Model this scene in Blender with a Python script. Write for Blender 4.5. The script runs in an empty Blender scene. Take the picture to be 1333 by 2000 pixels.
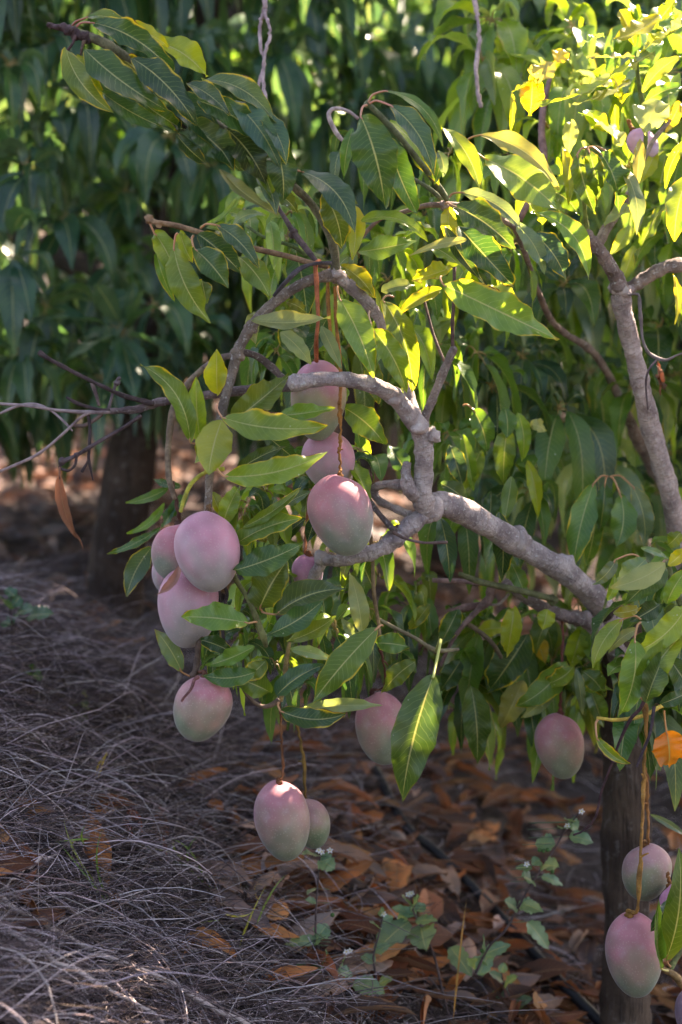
import bpy, math, random
import numpy as np
from mathutils import Vector, noise as MN
random.seed(7); RNG = np.random.default_rng(7)
R = math.radians
SC = bpy.context.scene
COL = SC.collection

# ---------------------------------------------------------------- camera
PITCH = R(12.0); CAMZ = 1.3; FOCUS = 2.36
cd = bpy.data.cameras.new('camera'); cam = bpy.data.objects.new('camera', cd); COL.objects.link(cam)
cam.location = (0, 0, CAMZ); cam.rotation_euler = (R(90) - PITCH, 0, 0)
cd.sensor_fit = 'VERTICAL'; cd.sensor_height = 36.0; cd.lens = 60.0
cd.clip_start = 0.05; cd.clip_end = 2000
cd.dof.use_dof = True; cd.dof.focus_distance = FOCUS; cd.dof.aperture_fstop = 3.1
SC.camera = cam
# ---------------------------------------------------------------- light
SUN_EL, SUN_AZ = R(43), R(33)          # azimuth clockwise from +Y (away from the camera)
w = bpy.data.worlds.new('World'); SC.world = w; w.use_nodes = True
nt = w.node_tree; bg = nt.nodes['Background']
sky = nt.nodes.new('ShaderNodeTexSky'); sky.sky_type = 'NISHITA'; sky.sun_disc = False
sky.sun_elevation = SUN_EL; sky.sun_rotation = SUN_AZ; sky.dust_density = 2.0; sky.ozone_density = 1.0
nt.links.new(sky.outputs[0], bg.inputs[0]); bg.inputs[1].default_value = 0.075
SUNDIR = Vector((math.sin(SUN_AZ) * math.cos(SUN_EL), math.cos(SUN_AZ) * math.cos(SUN_EL), math.sin(SUN_EL)))
ld = bpy.data.lights.new('sun', 'SUN'); ld.energy = 5.0; ld.angle = R(0.5); ld.color = (1.0, 0.93, 0.80)
sun = bpy.data.objects.new('sun', ld); COL.objects.link(sun)
sun.rotation_euler = SUNDIR.to_track_quat('Z', 'Y').to_euler()
SC.view_settings.view_transform = 'Standard'; SC.view_settings.look = 'None'
SC.view_settings.exposure = 3.12; SC.view_settings.gamma = 1.0
SC.view_settings.use_white_balance = True
SC.view_settings.white_balance_temperature = 7800; SC.view_settings.white_balance_tint = 18
SC.cycles.use_denoising = True
SC.cycles.max_bounces = 8; SC.cycles.transparent_max_bounces = 8
SC.cycles.sample_clamp_indirect = 6; SC.cycles.adaptive_threshold = .02

# ---------------------------------------------------------------- helpers
FPX = 60.0 / 36.0 * 2000.0
FW = Vector((0, math.cos(PITCH), -math.sin(PITCH))); UP = Vector((0, math.sin(PITCH), math.cos(PITCH)))
def P(px, py, d):
    v = Vector((0, 0, CAMZ)) + d * (FW + (px - 666.5) / FPX * Vector((1, 0, 0)) - (py - 1000) / FPX * UP)
    return np.array(v)
FWn, UPn = np.array(FW), np.array(UP)
def nrm(v):
    return v / (np.linalg.norm(v) + 1e-12)

_names = {}
class MB:
    """collects vertices, faces, colour (tint), uv and a second attribute"""
    def __init__(s):
        s.v, s.f3, s.f4, s.c, s.u, s.n = [], [], [], [], [], 0
    def add(s, v, quads=None, tris=None, col=(0.1, 0.1, 0.1, 0), uv=None):
        v = np.asarray(v, float); m = len(v)
        s.v.append(v)
        c = np.asarray(col, float)
        s.c.append(np.tile(c, (m, 1)) if c.ndim == 1 else c)
        s.u.append(np.zeros((m, 2)) if uv is None else np.asarray(uv, float))
        if quads is not None and len(quads): s.f4.append(np.asarray(quads) + s.n)
        if tris is not None and len(tris): s.f3.append(np.asarray(tris) + s.n)
        s.n += m
    def build(s, name, mat, parent=None, smooth=True, origin=None):
        V = np.concatenate(s.v); C = np.concatenate(s.c); U = np.concatenate(s.u)
        off = np.array(origin, float) if origin is not None else V[0].copy()
        f4 = np.concatenate(s.f4) if s.f4 else np.zeros((0, 4), int)
        f3 = np.concatenate(s.f3) if s.f3 else np.zeros((0, 3), int)
        me = bpy.data.meshes.new(name)
        me.vertices.add(len(V)); me.vertices.foreach_set('co', (V - off).astype(np.float32).ravel())
        loops = np.concatenate([f4.ravel(), f3.ravel()]).astype(np.int32)
        me.loops.add(len(loops)); me.loops.foreach_set('vertex_index', loops)
        nf = len(f4) + len(f3); me.polygons.add(nf)
        ls = np.concatenate([np.arange(len(f4)) * 4, len(f4) * 4 + np.arange(len(f3)) * 3]).astype(np.int32)
        me.polygons.foreach_set('loop_start', ls)
        if smooth: me.polygons.foreach_set('use_smooth', np.ones(nf, bool))
        me.update(calc_edges=True)
        ca = me.color_attributes.new('tint', 'FLOAT_COLOR', 'POINT'); ca.data.foreach_set('color', C.astype(np.float32).ravel())
        ul = me.uv_layers.new(name='UVMap'); ul.data.foreach_set('uv', U[loops].astype(np.float32).ravel())
        me.materials.append(mat); me.validate()
        o = bpy.data.objects.new(name, me); COL.objects.link(o)
        if parent is not None:
            o.parent = parent; o.location = Vector(off) - wloc(parent)
        else: o.location = off
        return o
def wloc(o):
    l = o.location.copy()
    while o.parent is not None: o = o.parent; l += o.location
    return l
def tag(o, label=None, cat=None, group=None, kind=None):
    if label: o['label'] = label
    if cat: o['category'] = cat
    if group: o['group'] = group
    if kind: o['kind'] = kind
    return o
def empty(name, loc):
    o = bpy.data.objects.new(name, None); COL.objects.link(o); o.location = loc; o.empty_display_size = 0.05
    return o

def catmull(pts, per=6):
    pts = np.asarray(pts, float)
    if len(pts) < 2: return pts
    p = np.vstack([2 * pts[0] - pts[1], pts, 2 * pts[-1] - pts[-2]])
    out = []
    for i in range(1, len(p) - 2):
        for k in range(per):
            t = k / per
            a, b, c, d = p[i - 1], p[i], p[i + 1], p[i + 2]
            out.append(0.5 * ((2 * b) + (c - a) * t + (2 * a - 5 * b + 4 * c - d) * t * t + (3 * b - a - 3 * c + d) * t ** 3))
    out.append(p[-2]); return np.array(out)

def tube_geo(mb, pts, rad, col, sides=10, per=6, lump=0.06, cap=True, seed=0, jit=0.0, smoothpath=True, rough=0.0):
    """pts: world points, rad: metres"""
    q = np.hstack([np.asarray(pts, float), np.asarray(rad, float).reshape(-1, 1)])
    q = catmull(q, per) if smoothpath else q
    rng = np.random.default_rng(seed + 11)
    n = len(q); c = q[:, :3].copy(); r = np.maximum(q[:, 3], 1e-4)
    if jit: c[1:-1] += rng.normal(0, jit, (n - 2, 3))
    T = np.gradient(c, axis=0); T /= np.linalg.norm(T, axis=1)[:, None] + 1e-12
    a = nrm(np.cross(T[0], [0.3, 0.5, 0.8])); V = []; U = []; L = 0
    lum = rng.normal(0, lump, n); lum = np.convolve(lum, [.25, .5, .25], 'same')
    ang = np.linspace(0, 2 * np.pi, sides, endpoint=False)
    ph = rng.uniform(0, 6, 2)
    rf = [1.0] * n
    if rough:
        rf = [np.array([1 + rough * (MN.noise(Vector((c[i] + 1.0 * r[i] * np.array([math.cos(q), math.sin(q), 0])) * 55)) + .6 * MN.noise(Vector((c[i] + r[i] * np.array([math.cos(q), math.sin(q), .3])) * 160))) for q in ang]) for i in range(n)]
    for i in range(n):
        a = nrm(a - T[i] * np.dot(a, T[i])); b = np.cross(T[i], a)
        if i: L += np.linalg.norm(c[i] - c[i - 1])
        rr = r[i] * (1 + lum[i] + lump * np.sin(2 * ang + ph[0] + i * .35) + lump * .6 * np.sin(3 * ang + ph[1] - i * .5)) * rf[i]
        V.append(c[i] + np.outer(np.cos(ang) * rr, a) + np.outer(np.sin(ang) * rr, b))
        U.append(np.stack([ang / 6.2832, np.full(sides, L)], 1))
    V = np.concatenate(V); U = np.concatenate(U)
    i = np.arange(n - 1)[:, None] * sides; j = np.arange(sides)[None, :]; j2 = (j + 1) % sides
    Q = np.stack([i + j, i + j2, i + sides + j2, i + sides + j], -1).reshape(-1, 4)
    tr = []
    if cap:
        V = np.vstack([V, c[0] - T[0] * r[0] * .35, c[-1] + T[-1] * r[-1] * .35]); U = np.vstack([U, [0, 0], [0, L]])
        k0, k1 = n * sides, n * sides + 1
        tr = [(k0, (s + 1) % sides, s) for s in range(sides)] + [(k1, (n - 1) * sides + s, (n - 1) * sides + (s + 1) % sides) for s in range(sides)]
    mb.add(V, Q, tr, col, U)

def pxpath(p, d=None):
    """p: list of (px,py,depth,r_px)"""
    pts = [P(a[0], a[1], a[2]) for a in p]; rad = [a[3] * a[2] / FPX for a in p]
    return pts, rad

def blob(mb, c, r, col, seed=0, squash=(1, 1, 1), rough=0.18):
    rng = np.random.default_rng(seed)
    nu, nv = 14, 9; V = []; k = rng.normal(0, 1, (4, 3)); ph = rng.uniform(0, 6, 4)
    for i in range(nv + 1):
        th = math.pi * i / nv
        for j in range(nu):
            f = 2 * math.pi * j / nu
            d = np.array([math.sin(th) * math.cos(f), math.sin(th) * math.sin(f), math.cos(th)])
            m = 1 + rough * sum(math.sin(3 * np.dot(d, k[q]) + ph[q]) for q in range(4)) / 2
            V.append(c + d * r * m * np.array(squash))
    Q = [(i * nu + j, (i + 1) * nu + j, (i + 1) * nu + (j + 1) % nu, i * nu + (j + 1) % nu) for i in range(nv) for j in range(nu)]
    mb.add(V, Q, None, col)

def leaf_geo(mb, p0, p1, p2, N, w, tint, edge=0.0, nu=4, nv=14, fold=0.25, wave=0.05, twist=0.0, wf=6.0, ph=0.0, shape=0, curl=0.0, pet=None, petr=0.0012, petcol=(0.42, 0.2, 0.09, -1)):
    """a leaf blade along the quadratic curve p0,p1,p2; N its face normal; w full width"""
    t = np.linspace(0, 1, nv + 1)[:, None]
    C = (1 - t) ** 2 * p0 + 2 * t * (1 - t) * p1 + t ** 2 * p2
    T = 2 * (1 - t) * (p1 - p0) + 2 * t * (p2 - p1); T /= np.linalg.norm(T, axis=1)[:, None] + 1e-9
    S = np.cross(T, N); S /= np.linalg.norm(S, axis=1)[:, None] + 1e-9
    Nn = np.cross(S, T)
    tt = t[:, 0]
    if twist:
        a = twist * (tt - .35); S, Nn = S * np.cos(a)[:, None] + Nn * np.sin(a)[:, None], Nn * np.cos(a)[:, None] - S * np.sin(a)[:, None]
    if shape == 0: prof = np.sin(np.pi * tt ** 0.86) ** 0.78 * (1 - 0.3 * tt ** 4) * (1 + .035 * np.sin(tt * 23 + ph) + .02 * np.sin(tt * 41 + 2 * ph)); prof[-1] = 0
    elif shape == 1: prof = np.sin(np.pi * tt ** 0.62) ** 0.9              # broad near base
    else: prof = np.sin(np.pi * tt ** 0.75) ** 0.8 * (1 + 0.12 * np.sin(tt * 30))
    prof = np.maximum(prof, 0.012)
    u = np.linspace(-1, 1, nu + 1)
    hw = w * .5 * prof
    au = np.abs(u)
    bend = fold + curl * au
    X = u[None, :] * np.cos(bend)[None, :] * hw[:, None]
    Z = (au * np.sin(bend))[None, :] * hw[:, None]
    wv = wave * w * np.sin(tt * wf * 2 + ph)[:, None] * np.where(u > 0, 1, -0.8)[None, :] * (au ** 1.5)[None, :]
    wv = wv + wave * .5 * w * np.sin(tt * wf * 5.1 + ph * 2)[:, None] * (au ** 2)[None, :] * np.sign(u + 1e-9)[None, :]
    V = C[:, None, :] + S[:, None, :] * X[..., None] + Nn[:, None, :] * (Z + wv)[..., None]
    U = np.stack([np.tile((u + 1) / 2, (nv + 1, 1)), np.tile(tt[:, None], (1, nu + 1))], -1)
    i = np.arange(nv)[:, None] * (nu + 1); j = np.arange(nu)[None, :]
    Q = np.stack([i + j, i + j + 1, i + nu + 2 + j, i + nu + 1 + j], -1).reshape(-1, 4)
    mb.add(V.reshape(-1, 3), Q, None, (tint[0], tint[1], tint[2], edge), U.reshape(-1, 2))
    if pet is not None:
        k = len(pet); tube_geo(mb, pet, np.linspace(petr * 1.15, petr * .8, k), petcol, sides=5, per=4, lump=0)

# ---------------------------------------------------------------- materials
def mat(name):
    m = bpy.data.materials.new(name); m.use_nodes = True
    n = m.node_tree.nodes; b = n['Principled BSDF']
    return m, m.node_tree, n, b
def N_(nt, t, **kw):
    n = nt.nodes.new(t)
    for k, v in kw.items(): setattr(n, k, v)
    return n
def math_(nt, op, a, b=None, c=None, clamp=False):
    n = N_(nt, 'ShaderNodeMath', operation=op); n.use_clamp = clamp
    for i, x in enumerate((a, b, c)):
        if x is None: continue
        if isinstance(x, (int, float)): n.inputs[i].default_value = x
        else: nt.links.new(x, n.inputs[i])
    return n.outputs[0]
def mix_(nt, fac, a, b, mode='MIX'):
    n = N_(nt, 'ShaderNodeMix', data_type='RGBA', blend_type=mode); n.clamp_factor = True
    for i, x in ((0, fac), (6, a), (7, b)):
        if isinstance(x, (int, float)): n.inputs[i].default_value = x
        elif isinstance(x, tuple): n.inputs[i].default_value = (*x[:3], 1)
        else: nt.links.new(x, n.inputs[i])
    return n.outputs[2]
def noise_(nt, vec, scale, detail=3, rough=.55):
    n = N_(nt, 'ShaderNodeTexNoise'); n.inputs['Scale'].default_value = scale; n.inputs['Detail'].default_value = detail; n.inputs['Roughness'].default_value = rough
    if vec is not None: nt.links.new(vec, n.inputs['Vector'])
    return n.outputs['Fac']
def ramp_(nt, x, lo, hi):
    n = N_(nt, 'ShaderNodeMapRange', interpolation_type='SMOOTHSTEP'); nt.links.new(x, n.inputs[0])
    n.inputs[1].default_value = lo; n.inputs[2].default_value = hi
    return n.outputs[0]

def leaf_material(name, rough=.25, trans=.38, veins=16.0, dry=False):
    m, nt, n, b = mat(name)
    at = N_(nt, 'ShaderNodeAttribute', attribute_name='tint'); col = at.outputs['Color']; al = at.outputs['Alpha']
    uv = N_(nt, 'ShaderNodeUVMap'); sp = N_(nt, 'ShaderNodeSeparateXYZ'); nt.links.new(uv.outputs[0], sp.inputs[0])
    geo = N_(nt, 'ShaderNodeNewGeometry'); pos = geo.outputs['Position']
    tc = N_(nt, 'ShaderNodeTexCoord'); obj = tc.outputs['Object']
    u = math_(nt, 'ABSOLUTE', math_(nt, 'SUBTRACT', math_(nt, 'MULTIPLY', sp.outputs[0], 2.0), 1.0)); v = sp.outputs[1]
    nz = noise_(nt, obj, 38, 3)
    uu = math_(nt, 'POWER', u, 1.3)
    ph = math_(nt, 'SUBTRACT', math_(nt, 'MULTIPLY', v, veins), math_(nt, 'MULTIPLY', uu, 2.3))
    ph = math_(nt, 'ADD', ph, math_(nt, 'MULTIPLY', nz, 1.6))
    fr = math_(nt, 'ABSOLUTE', math_(nt, 'SUBTRACT', math_(nt, 'FRACT', ph), .5))      # .5 at vein
    vein = ramp_(nt, fr, .43, .5)
    vein = math_(nt, 'MULTIPLY', vein, math_(nt, 'SUBTRACT', 1.0, math_(nt, 'MULTIPLY', u, .75)))
    mw = math_(nt, 'SUBTRACT', 1.0, ramp_(nt, u, .012, .065))
    blade = ramp_(nt, al, -.6, -.4)      # petioles carry alpha -1
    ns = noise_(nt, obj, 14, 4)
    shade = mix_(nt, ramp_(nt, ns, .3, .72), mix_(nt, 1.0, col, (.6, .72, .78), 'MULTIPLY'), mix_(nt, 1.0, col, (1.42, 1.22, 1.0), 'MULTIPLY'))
    lum = (1.0, .95, .42) if not dry else (.62, .5, .36)
    vc = mix_(nt, .5 if not dry else .3, shade, (.30, .40, .16) if not dry else (.5, .3, .18))
    c1 = mix_(nt, math_(nt, 'MULTIPLY', vein, .75), shade, vc)
    c1 = mix_(nt, math_(nt, 'MULTIPLY', mw, .7), c1, (.36, .36, .17) if not dry else (.42, .24, .14))
    # scorched, yellowed margins
    en = noise_(nt, obj, 22, 4, .6)
    em = math_(nt, 'ADD', math_(nt, 'MULTIPLY', al, .75), math_(nt, 'ADD', math_(nt, 'POWER', u, 3.5), math_(nt, 'ADD', math_(nt, 'MULTIPLY', math_(nt, 'POWER', v, 5.0), .5), math_(nt, 'ADD', math_(nt, 'MULTIPLY', en, 2.6), -.85))))
    e1 = math_(nt, 'MULTIPLY', ramp_(nt, em, 1.45, 1.85), ramp_(nt, al, .02, .3)); e2 = math_(nt, 'MULTIPLY', ramp_(nt, em, 1.95, 2.05), ramp_(nt, al, .1, .3))
    c1 = mix_(nt, e1, c1, (.42, .33, .03) if not dry else (.3, .14, .06)); c1 = mix_(nt, e2, c1, (.09, .03, .012))
    # dust spots
    vo = N_(nt, 'ShaderNodeTexVoronoi'); vo.inputs['Scale'].default_value = 95; nt.links.new(obj, vo.inputs['Vector'])
    spot = math_(nt, 'MULTIPLY', math_(nt, 'SUBTRACT', 1.0, ramp_(nt, vo.outputs['Distance'], .06, .15)), ramp_(nt, noise_(nt, obj, 17, 2), .58, .66))
    if not dry: c1 = mix_(nt, math_(nt, 'MULTIPLY', spot, .75), c1, (.42, .45, .43))
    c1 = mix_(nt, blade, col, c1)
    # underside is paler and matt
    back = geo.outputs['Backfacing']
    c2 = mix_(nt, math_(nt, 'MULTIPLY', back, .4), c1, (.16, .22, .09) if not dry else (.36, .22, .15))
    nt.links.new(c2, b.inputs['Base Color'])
    b.inputs['Roughness'].default_value = rough; b.inputs['IOR'].default_value = 1.42; b.inputs['Specular IOR Level'].default_value = .62 if not dry else .15
    r = math_(nt, 'ADD', rough - .06, math_(nt, 'MULTIPLY', ns, .22)); nt.links.new(r, b.inputs['Roughness'])
    tr = N_(nt, 'ShaderNodeBsdfTranslucent')
    tcm = mix_(nt, 1.0, c1, (2.9, 2.5, 1.15) if not dry else (1.6, 1.1, .8), 'MULTIPLY')
    nt.links.new(tcm, tr.inputs[0])
    ms = N_(nt, 'ShaderNodeMixShader'); ms.inputs[0].default_value = trans
    nt.links.new(math_(nt, 'MULTIPLY', blade, trans), ms.inputs[0])
    nt.links.new(b.outputs[0], ms.inputs[1]); nt.links.new(tr.outputs[0], ms.inputs[2])
    nt.links.new(ms.outputs[0], n['Material Output'].inputs[0])
    bp = N_(nt, 'ShaderNodeBump'); bp.inputs['Strength'].default_value = .2 if not dry else .8; bp.inputs['Distance'].default_value = .0012
    h = math_(nt, 'ADD', math_(nt, 'MULTIPLY', math_(nt, 'SUBTRACT', 1.0, math_(nt, 'MAXIMUM', vein, mw)), 1.0), math_(nt, 'MULTIPLY', ns, .8))
    nt.links.new(h, bp.inputs['Height']); nt.links.new(bp.outputs[0], b.inputs['Normal']); nt.links.new(bp.outputs[0], tr.inputs['Normal'])
    return m
M_LEAF = leaf_material('mango_leaf'); M_DRY = leaf_material('dry_leaf', rough=.6, trans=.15, veins=15, dry=True)

def bark_material(name, fine=1.0, lichen=.5, strength=.6, vert=False):
    m, nt, n, b = mat(name)
    at = N_(nt, 'ShaderNodeAttribute', attribute_name='tint'); col = at.outputs['Color']
    tc = N_(nt, 'ShaderNodeTexCoord'); obj = tc.outputs['Object']
    uv = N_(nt, 'ShaderNodeUVMap'); mp = N_(nt, 'ShaderNodeMapping'); nt.links.new(uv.outputs[0], mp.inputs[0]); mp.inputs['Scale'].default_value = (40, 7, 1) if vert else (16, 55, 1)
    st = noise_(nt, mp.outputs[0], 1.0, 5, .65)          # rings / streaks that follow the limb
    mp2 = N_(nt, 'ShaderNodeMapping'); nt.links.new(uv.outputs[0], mp2.inputs[0]); mp2.inputs['Scale'].default_value = (26, 14, 1) if vert else (9, 330, 1)
    ring = noise_(nt, mp2.outputs[0], 1.0, 3, .6)
    a = noise_(nt, obj, 130 * fine, 5, .65); bsl = noise_(nt, obj, 26 * fine, 4)
    c = mix_(nt, ramp_(nt, bsl, .3, .7), mix_(nt, 1.0, col, (.55, .5, .52), 'MULTIPLY'), mix_(nt, 1.0, col, (1.3, 1.25, 1.22), 'MULTIPLY'))
    c = mix_(nt, math_(nt, 'MULTIPLY', ramp_(nt, ring, .5, .64), .75 if vert else .5), c, mix_(nt, 1.0, col, (.42, .38, .38), 'MULTIPLY'))
    c = mix_(nt, math_(nt, 'MULTIPLY', ramp_(nt, a, .56, .68), lichen), c, (.50, .47, .46))
    c = mix_(nt, math_(nt, 'MULTIPLY', ramp_(nt, st, .58, .7), lichen * .9), c, (.42, .38, .37))
    nt.links.new(c, b.inputs['Base Color']); b.inputs['Roughness'].default_value = .85; b.inputs['Specular IOR Level'].default_value = .25
    h = math_(nt, 'ADD', math_(nt, 'MULTIPLY', st, 1.2), math_(nt, 'ADD', math_(nt, 'MULTIPLY', a, .9), math_(nt, 'MULTIPLY', ring, 1.6 if vert else .5)))
    bp = N_(nt, 'ShaderNodeBump'); bp.inputs['Strength'].default_value = strength; bp.inputs['Distance'].default_value = .005
    nt.links.new(h, bp.inputs['Height']); nt.links.new(bp.outputs[0], b.inputs['Normal'])
    return m
M_BARK = bark_material('bark', 1.3, .8, 1.0); M_TWIG = bark_material('twig_bark', 2.5, .12, .35); M_TRUNK = bark_material('trunk_bark', .4, .12, 1.0, True)

def fruit_material():
    m, nt, n, b = mat('mango_skin')
    at = N_(nt, 'ShaderNodeAttribute', attribute_name='tint'); col = at.outputs['Color']
    tc = N_(nt, 'ShaderNodeTexCoord'); obj = tc.outputs['Object']
    n1 = noise_(nt, obj, 22, 4, .5); n2 = noise_(nt, obj, 480, 2, .5); n3 = noise_(nt, obj, 60, 5, .6)
    c = mix_(nt, ramp_(nt, n1, .25, .75), mix_(nt, 1.0, col, (.92, .96, .94), 'MULTIPLY'), mix_(nt, 1.0, col, (1.07, 1.02, 1.04), 'MULTIPLY'))
    c = mix_(nt, math_(nt, 'MULTIPLY', ramp_(nt, n3, .5, .75), .2), c, (.44, .37, .42))       # wiped bloom
    vo = N_(nt, 'ShaderNodeTexVoronoi'); vo.inputs['Scale'].default_value = 260; nt.links.new(obj, vo.inputs['Vector'])
    dots = math_(nt, 'SUBTRACT', 1.0, ramp_(nt, vo.outputs['Distance'], .12, .3))
    sc = ramp_(nt, noise_(nt, obj, 34, 6, .7), .66, .72)
    c = mix_(nt, math_(nt, 'MULTIPLY', sc, .4), c, (.12, .08, .05))
    c = mix_(nt, math_(nt, 'MULTIPLY', dots, .2), c, (.6, .5, .4))
    nt.links.new(c, b.inputs['Base Color']); b.inputs['Roughness'].default_value = .55; b.inputs['Specular IOR Level'].default_value = .3
    b.inputs['Sheen Weight'].default_value = .22; b.inputs['Sheen Roughness'].default_value = .45; b.inputs['Sheen Tint'].default_value = (.85, .78, .95, 1)
    b.inputs['Subsurface Weight'].default_value = .08; b.inputs['Subsurface Radius'].default_value = (.01, .004, .003); b.inputs['Subsurface Scale'].default_value = .5
    bp = N_(nt, 'ShaderNodeBump'); bp.inputs['Strength'].default_value = .12; bp.inputs['Distance'].default_value = .0006
    nt.links.new(math_(nt, 'ADD', n2, n3), bp.inputs['Height']); nt.links.new(bp.outputs[0], b.inputs['Normal'])
    return m
M_FRUIT = fruit_material()

def plain_material(name, rough=.8, vary=.35, scale=60):
    m, nt, n, b = mat(name)
    at = N_(nt, 'ShaderNodeAttribute', attribute_name='tint'); col = at.outputs['Color']
    geo = N_(nt, 'ShaderNodeNewGeometry')
    a = noise_(nt, geo.outputs['Position'], scale, 4)
    c = mix_(nt, ramp_(nt, a, .3, .7), mix_(nt, 1.0, col, (1 - vary,) * 3, 'MULTIPLY'), mix_(nt, 1.0, col, (1 + vary,) * 3, 'MULTIPLY'))
    nt.links.new(c, b.inputs['Base Color']); b.inputs['Roughness'].default_value = rough; b.inputs['Specular IOR Level'].default_value = .25
    return m
M_STRAW = plain_material('straw', .75, .3, 35); M_HOSE = plain_material('black_plastic', .5, .2, 90); M_PETAL = plain_material('petal', .6, .1, 90)

# tints
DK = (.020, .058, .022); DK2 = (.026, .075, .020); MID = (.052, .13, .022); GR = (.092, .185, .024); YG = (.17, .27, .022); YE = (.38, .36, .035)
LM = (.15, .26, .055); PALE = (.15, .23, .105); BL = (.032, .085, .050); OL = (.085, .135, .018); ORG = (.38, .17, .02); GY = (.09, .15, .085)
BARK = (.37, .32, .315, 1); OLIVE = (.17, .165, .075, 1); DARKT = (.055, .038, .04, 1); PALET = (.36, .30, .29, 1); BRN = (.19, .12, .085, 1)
ORS = (.36, .15, .045, 1); RED = (.34, .11, .06, 1); YST = (.42, .36, .08, 1)

# ---------------------------------------------------------------- ground
def sstep(x):
    x = np.clip(x, 0, 1); return x * x * (3 - 2 * x)
def gz(x, y):
    x = np.asarray(x, float); y = np.asarray(y, float)
    near = 1 - sstep((y - 4.5) / 4.0)
    berm = 0.56 * sstep((-x + .14) / 1.15) * (1 - .72 * sstep((y - 2.9) / 1.4)) - 0.26 * sstep((x + .15) / .8)
    n = .018 * np.sin(x * 9 + y * 3.1) * np.sin(y * 7.3 - x * 2) + .012 * np.sin(x * 21 + 1.3) * np.sin(y * 17 + x * 5)
    far = .02 * np.sin(x * 1.7 + y * .9)
    return berm * near + n * near + far * (1 - near) * 2 + .02
def ground():
    xs = np.concatenate([-np.geomspace(400, 3, 24), np.linspace(-2.9, 2.9, 150), np.geomspace(3, 400, 24)])
    ys = np.concatenate([-np.geomspace(300, 1, 12), np.linspace(-.5, 7.5, 200), np.geomspace(7.7, 600, 30)])
    X, Y = np.meshgrid(xs, ys); Z = gz(X, Y)
    V = np.stack([X, Y, Z], -1).reshape(-1, 3); nx = len(xs)
    i = np.arange(len(ys) - 1)[:, None] * nx; j = np.arange(nx - 1)[None, :]
    Q = np.stack([i + j, i + j + 1, i + nx + j + 1, i + nx + j], -1).reshape(-1, 4)
    m, nt, n, b = mat('orchard_soil')
    geo = N_(nt, 'ShaderNodeNewGeometry'); pos = geo.outputs['Position']
    a = noise_(nt, pos, 9, 6, .65); c = noise_(nt, pos, 55, 5, .7)
    k = mix_(nt, ramp_(nt, a, .35, .65), (.035, .022, .019), (.075, .05, .043)); k = mix_(nt, ramp_(nt, c, .5, .7), k, (.12, .09, .085))
    nt.links.new(k, b.inputs['Base Color']); b.inputs['Roughness'].default_value = .95
    bp = N_(nt, 'ShaderNodeBump'); bp.inputs['Strength'].default_value = .9; bp.inputs['Distance'].default_value = .02
    nt.links.new(math_(nt, 'ADD', a, c), bp.inputs['Height']); nt.links.new(bp.outputs[0], b.inputs['Normal'])
    mb = MB(); mb.add(V, Q); o = mb.build('ground', m, origin=(0, 0, 0)); tag(o, kind='structure')
ground()

# visible-ground sampling: pixel -> ground point
def gpoint(px, py):
    d = np.array(FW + (px - 666.5) / FPX * Vector((1, 0, 0)) - (py - 1000) / FPX * UP)
    t0 = 1.2; o = np.array([0, 0, CAMZ])
    for k in range(400):
        p = o + d * t0
        if p[2] < gz(p[0], p[1]): break
        t0 += .03
    return p[0], p[1], t0

def strands(n, region, length, rad, tints, lift, seed, arch=.24, seg=6, dens=None, aim=None, tangle=.28):
    """dry stems and blades as thin three-sided tubes; region: sampler of x,y"""
    rng = np.random.default_rng(seed)
    x, y = region(rng, n)
    L = rng.uniform(*length, n); a = rng.uniform(0, 2 * np.pi, n) if aim is None else rng.normal(aim[0], aim[1], n)
    el = rng.uniform(*lift, n); r = rng.uniform(*rad, n)
    ts = np.linspace(0, 1, seg + 1)
    pos = np.zeros((n, seg + 1, 3)); ca = a.copy(); ce = el.copy()
    pos[:, 0, 0] = x; pos[:, 0, 1] = y; pos[:, 0, 2] = gz(x, y) + rng.uniform(-.01, .035, n)
    k = rng.normal(0, tangle, n); dr = rng.uniform(.1, arch * 2, n)
    for i in range(seg):
        st = L / seg
        pos[:, i + 1, 0] = pos[:, i, 0] + np.cos(ca) * np.cos(ce) * st; pos[:, i + 1, 1] = pos[:, i, 1] + np.sin(ca) * np.cos(ce) * st
        z = pos[:, i, 2] + np.sin(ce) * st; g = gz(pos[:, i + 1, 0], pos[:, i + 1, 1]) + .004
        pos[:, i + 1, 2] = np.maximum(z, g); ca = ca + k + rng.normal(0, tangle * .6, n); ce = ce - dr / seg * 2.2 + rng.normal(0, .1, n)
    T = np.gradient(pos, axis=1); T /= np.linalg.norm(T, axis=2)[..., None] + 1e-9
    A = np.cross(T, [0, 0, 1.0]); A /= np.linalg.norm(A, axis=2)[..., None] + 1e-6; B = np.cross(T, A)
    taper = (1 - .65 * ts)[None, :, None]; V = []
    for q in range(3):
        an = q * 2.0944; V.append(pos + (A * math.cos(an) + B * math.sin(an)) * r[:, None, None] * taper)
    V = np.stack(V, 2).reshape(-1, 3)
    base = (np.arange(n)[:, None, None] * (seg + 1) + np.arange(seg)[None, :, None]) * 3; q = np.arange(3)[None, None, :]; q2 = (q + 1) % 3
    Q = np.stack([base + q, base + q2, base + 3 + q2, base + 3 + q], -1).reshape(-1, 4)
    ti = np.array(tints)[rng.integers(0, len(tints), n)] * rng.uniform(.6, 1.35, (n, 1)) * rng.uniform(.95, 1.05, (n, 3))
    C = np.repeat(np.hstack([ti, np.ones((n, 1))]), (seg + 1) * 3, axis=0)
    return V, Q, C
STRAW = [(.11, .076, .074), (.165, .12, .118), (.065, .045, .047), (.31, .245, .255), (.04, .028, .03), (.12, .08, .06), (.08, .057, .06), (.46, .38, .39), (.05, .035, .036)]
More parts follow.
